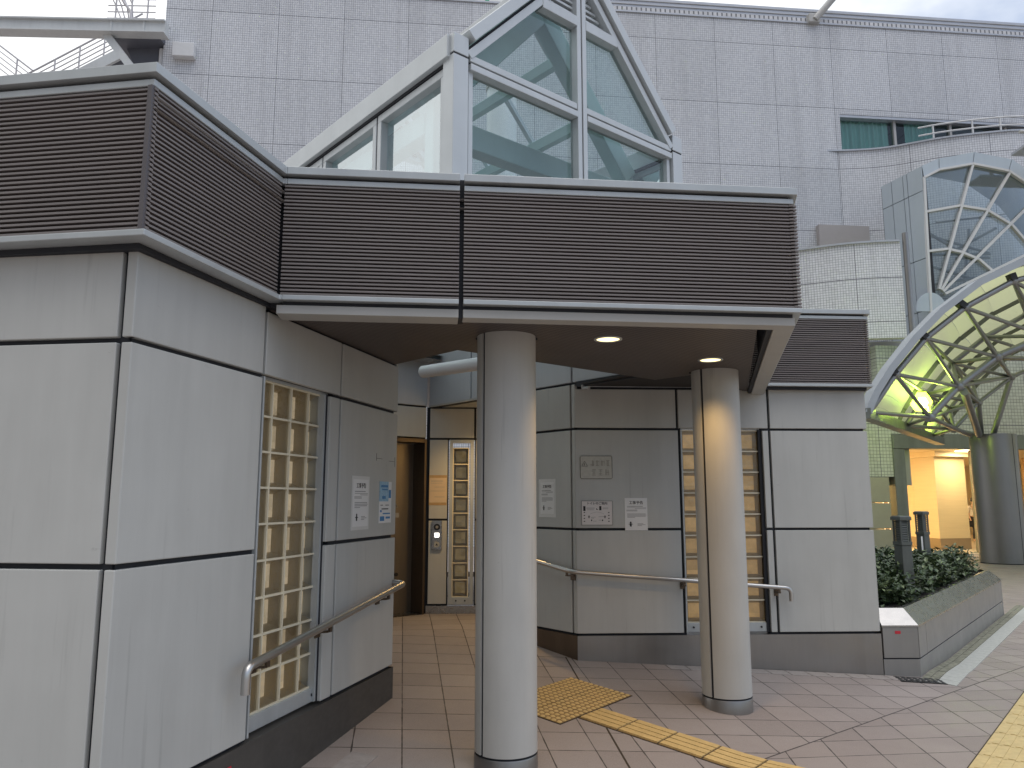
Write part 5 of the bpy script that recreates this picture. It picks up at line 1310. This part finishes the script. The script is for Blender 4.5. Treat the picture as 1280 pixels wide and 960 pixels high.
# shopper
def person(base, label):
    t_ = thing('person', label, 'person', base)
    x, y, z = base
    J = {'pel': (0, 0, .88), 'chest': (.0, .0, 1.22), 'neck': (.0, -.01, 1.38), 'head': (.0, -.03, 1.50), 'top': (.0, -.02, 1.60),
         'hl': (-.09, 0, .84), 'kl': (-.10, -.10, .46), 'al': (-.10, -.02, .08), 'tl': (-.10, -.16, .03), 'hr': (.09, 0, .84), 'kr': (.12, .02, .46), 'ar': (.15, .14, .10), 'tr': (.16, .02, .03),
         'sl': (-.17, 0, 1.31), 'el': (-.22, .03, 1.05), 'wl': (-.20, -.08, .82), 'hnl': (-.19, -.11, .74), 'sr': (.17, 0, 1.31), 'er': (.23, -.03, 1.06), 'wr': (.16, -.2, .95), 'hnr': (.11, -.27, .95)}
    rad = {'pel': .135, 'chest': .135, 'neck': .05, 'head': .085, 'top': .06, 'hl': .085, 'kl': .055, 'al': .038, 'tl': .03, 'hr': .085, 'kr': .055, 'ar': .038, 'tr': .03, 'sl': .06, 'el': .04, 'wl': .028, 'hnl': .03, 'sr': .06, 'er': .04, 'wr': .028, 'hnr': .03}
    ks = list(J); E_ = [('pel', 'chest'), ('chest', 'neck'), ('neck', 'head'), ('head', 'top'), ('pel', 'hl'), ('hl', 'kl'), ('kl', 'al'), ('al', 'tl'), ('pel', 'hr'), ('hr', 'kr'), ('kr', 'ar'), ('ar', 'tr'), ('chest', 'sl'), ('sl', 'el'), ('el', 'wl'), ('wl', 'hnl'), ('chest', 'sr'), ('sr', 'er'), ('er', 'wr'), ('wr', 'hnr')]
    def skin(name, keys, m_, grow, label_=None):
        kk = [k for k in ks if k in keys]; me = bpy.data.meshes.new(name)
        me.from_pydata([J[k] for k in kk], [(kk.index(a_), kk.index(b_)) for a_, b_ in E_ if a_ in kk and b_ in kk], [])
        me.materials.append(MATS[m_]); o = bpy.data.objects.new(name, me); finish(o, base, t_)
        md_ = o.modifiers.new('skin', 'SKIN'); md_.use_smooth_shade = True
        for i, k in enumerate(kk):
            v = me.skin_vertices[0].data[i]; v.radius = (rad[k]*grow, rad[k]*grow*.85)
        me.skin_vertices[0].data[0].use_root = True
        o.modifiers.new('sub', 'SUBSURF').levels = 1; return o
    skin('body', ks, 'skin', 1.0)
    skin('trousers', ('pel', 'hl', 'kl', 'al', 'hr', 'kr', 'ar'), 'cloth_dark', 1.15)
    skin('top', ('pel', 'chest', 'sl', 'el', 'sr', 'er'), 'cloth_light', 1.14)
    mb = MB()
    for j in range(5):
        pass
    n_, m_ = 12, 8; vs = [Vector((x + .098*math.sin(math.pi*j/m_)*math.cos(2*math.pi*k/n_), y+.012 + .11*math.sin(math.pi*j/m_)*math.sin(2*math.pi*k/n_), z+1.545 + .12*math.cos(math.pi*j/m_))) for j in range(m_-2) for k in range(n_)]
    vs = [v if v.y > y-.06 or v.z > z+1.56 else Vector((v.x, y-.05, v.z)) for v in vs]
    mb.add(vs, [(j*n_+k, j*n_+(k+1) % n_, (j+1)*n_+(k+1) % n_, (j+1)*n_+k) for j in range(m_-3) for k in range(n_)], True); obj('hair', mb, 'hair', t_)
    mb = MB(); mb.hexa([(x-.33, y-.15, z+.55), (x-.13, y-.15, z+.55), (x-.13, y+.12, z+.55), (x-.33, y+.12, z+.55), (x-.31, y-.13, z+.78), (x-.15, y-.13, z+.78), (x-.15, y+.10, z+.78), (x-.31, y+.10, z+.78)])
    obj('bag', mb, 'ink', None, bevel=.02, label='black bag held by the shopper inside the shop', cat='bag')
person((17.62, 29.9, .012), 'shopper in pale top and dark trousers standing by the shelves in the shop')

# ------------------------------------------------------------------ world, sun, camera
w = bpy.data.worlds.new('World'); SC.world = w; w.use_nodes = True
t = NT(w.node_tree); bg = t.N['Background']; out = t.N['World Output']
SUN_E, SUN_R = R(68), R(150)
sky = t.n('ShaderNodeTexSky', sky_type='NISHITA', sun_disc=False, sun_elevation=SUN_E, sun_rotation=SUN_R, altitude=50, air_density=1.0, dust_density=2.0, ozone_density=1.5)
t.L.new(sky.outputs[0], bg.inputs['Color']); bg.inputs['Strength'].default_value = .15
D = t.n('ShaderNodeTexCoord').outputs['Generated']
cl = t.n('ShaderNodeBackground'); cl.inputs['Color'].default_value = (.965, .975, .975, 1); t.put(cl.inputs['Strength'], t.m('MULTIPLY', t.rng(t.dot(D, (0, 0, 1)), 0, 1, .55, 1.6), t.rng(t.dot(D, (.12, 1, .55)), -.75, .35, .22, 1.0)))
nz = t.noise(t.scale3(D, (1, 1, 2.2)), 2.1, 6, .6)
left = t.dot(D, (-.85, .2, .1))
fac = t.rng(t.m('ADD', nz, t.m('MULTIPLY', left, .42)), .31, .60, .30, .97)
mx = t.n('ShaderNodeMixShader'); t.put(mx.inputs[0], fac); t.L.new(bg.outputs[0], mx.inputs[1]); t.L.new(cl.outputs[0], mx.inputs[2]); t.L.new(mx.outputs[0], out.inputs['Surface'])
sl = bpy.data.lights.new('sun', 'SUN'); sl.energy = .5; sl.angle = R(45); sl.color = (1, .97, .93)
so = bpy.data.objects.new('sun', sl); COL.objects.link(so)
sdir = Vector((math.sin(SUN_R)*math.cos(SUN_E), math.cos(SUN_R)*math.cos(SUN_E), math.sin(SUN_E)))
so.rotation_euler = (-sdir).to_track_quat('-Z', 'Y').to_euler()

cam = bpy.data.cameras.new('camera'); co = bpy.data.objects.new('camera', cam); COL.objects.link(co)
co.location = (0, 0, 1.56); co.rotation_euler = (R(90+8.547), 0, 0)
cam.sensor_width = 36; cam.lens = 36*967.17/1280; cam.clip_start = .05; cam.clip_end = 3000
SC.camera = co
SC.view_settings.view_transform = 'Standard'; SC.view_settings.look = 'None'; SC.view_settings.gamma = 1; SC.view_settings.exposure = .36
SC.render.engine = 'CYCLES'; SC.cycles.max_bounces = 10; SC.cycles.transparent_max_bounces = 24; SC.cycles.caustics_reflective = False; SC.cycles.caustics_refractive = False
SC.cycles.use_denoising = True
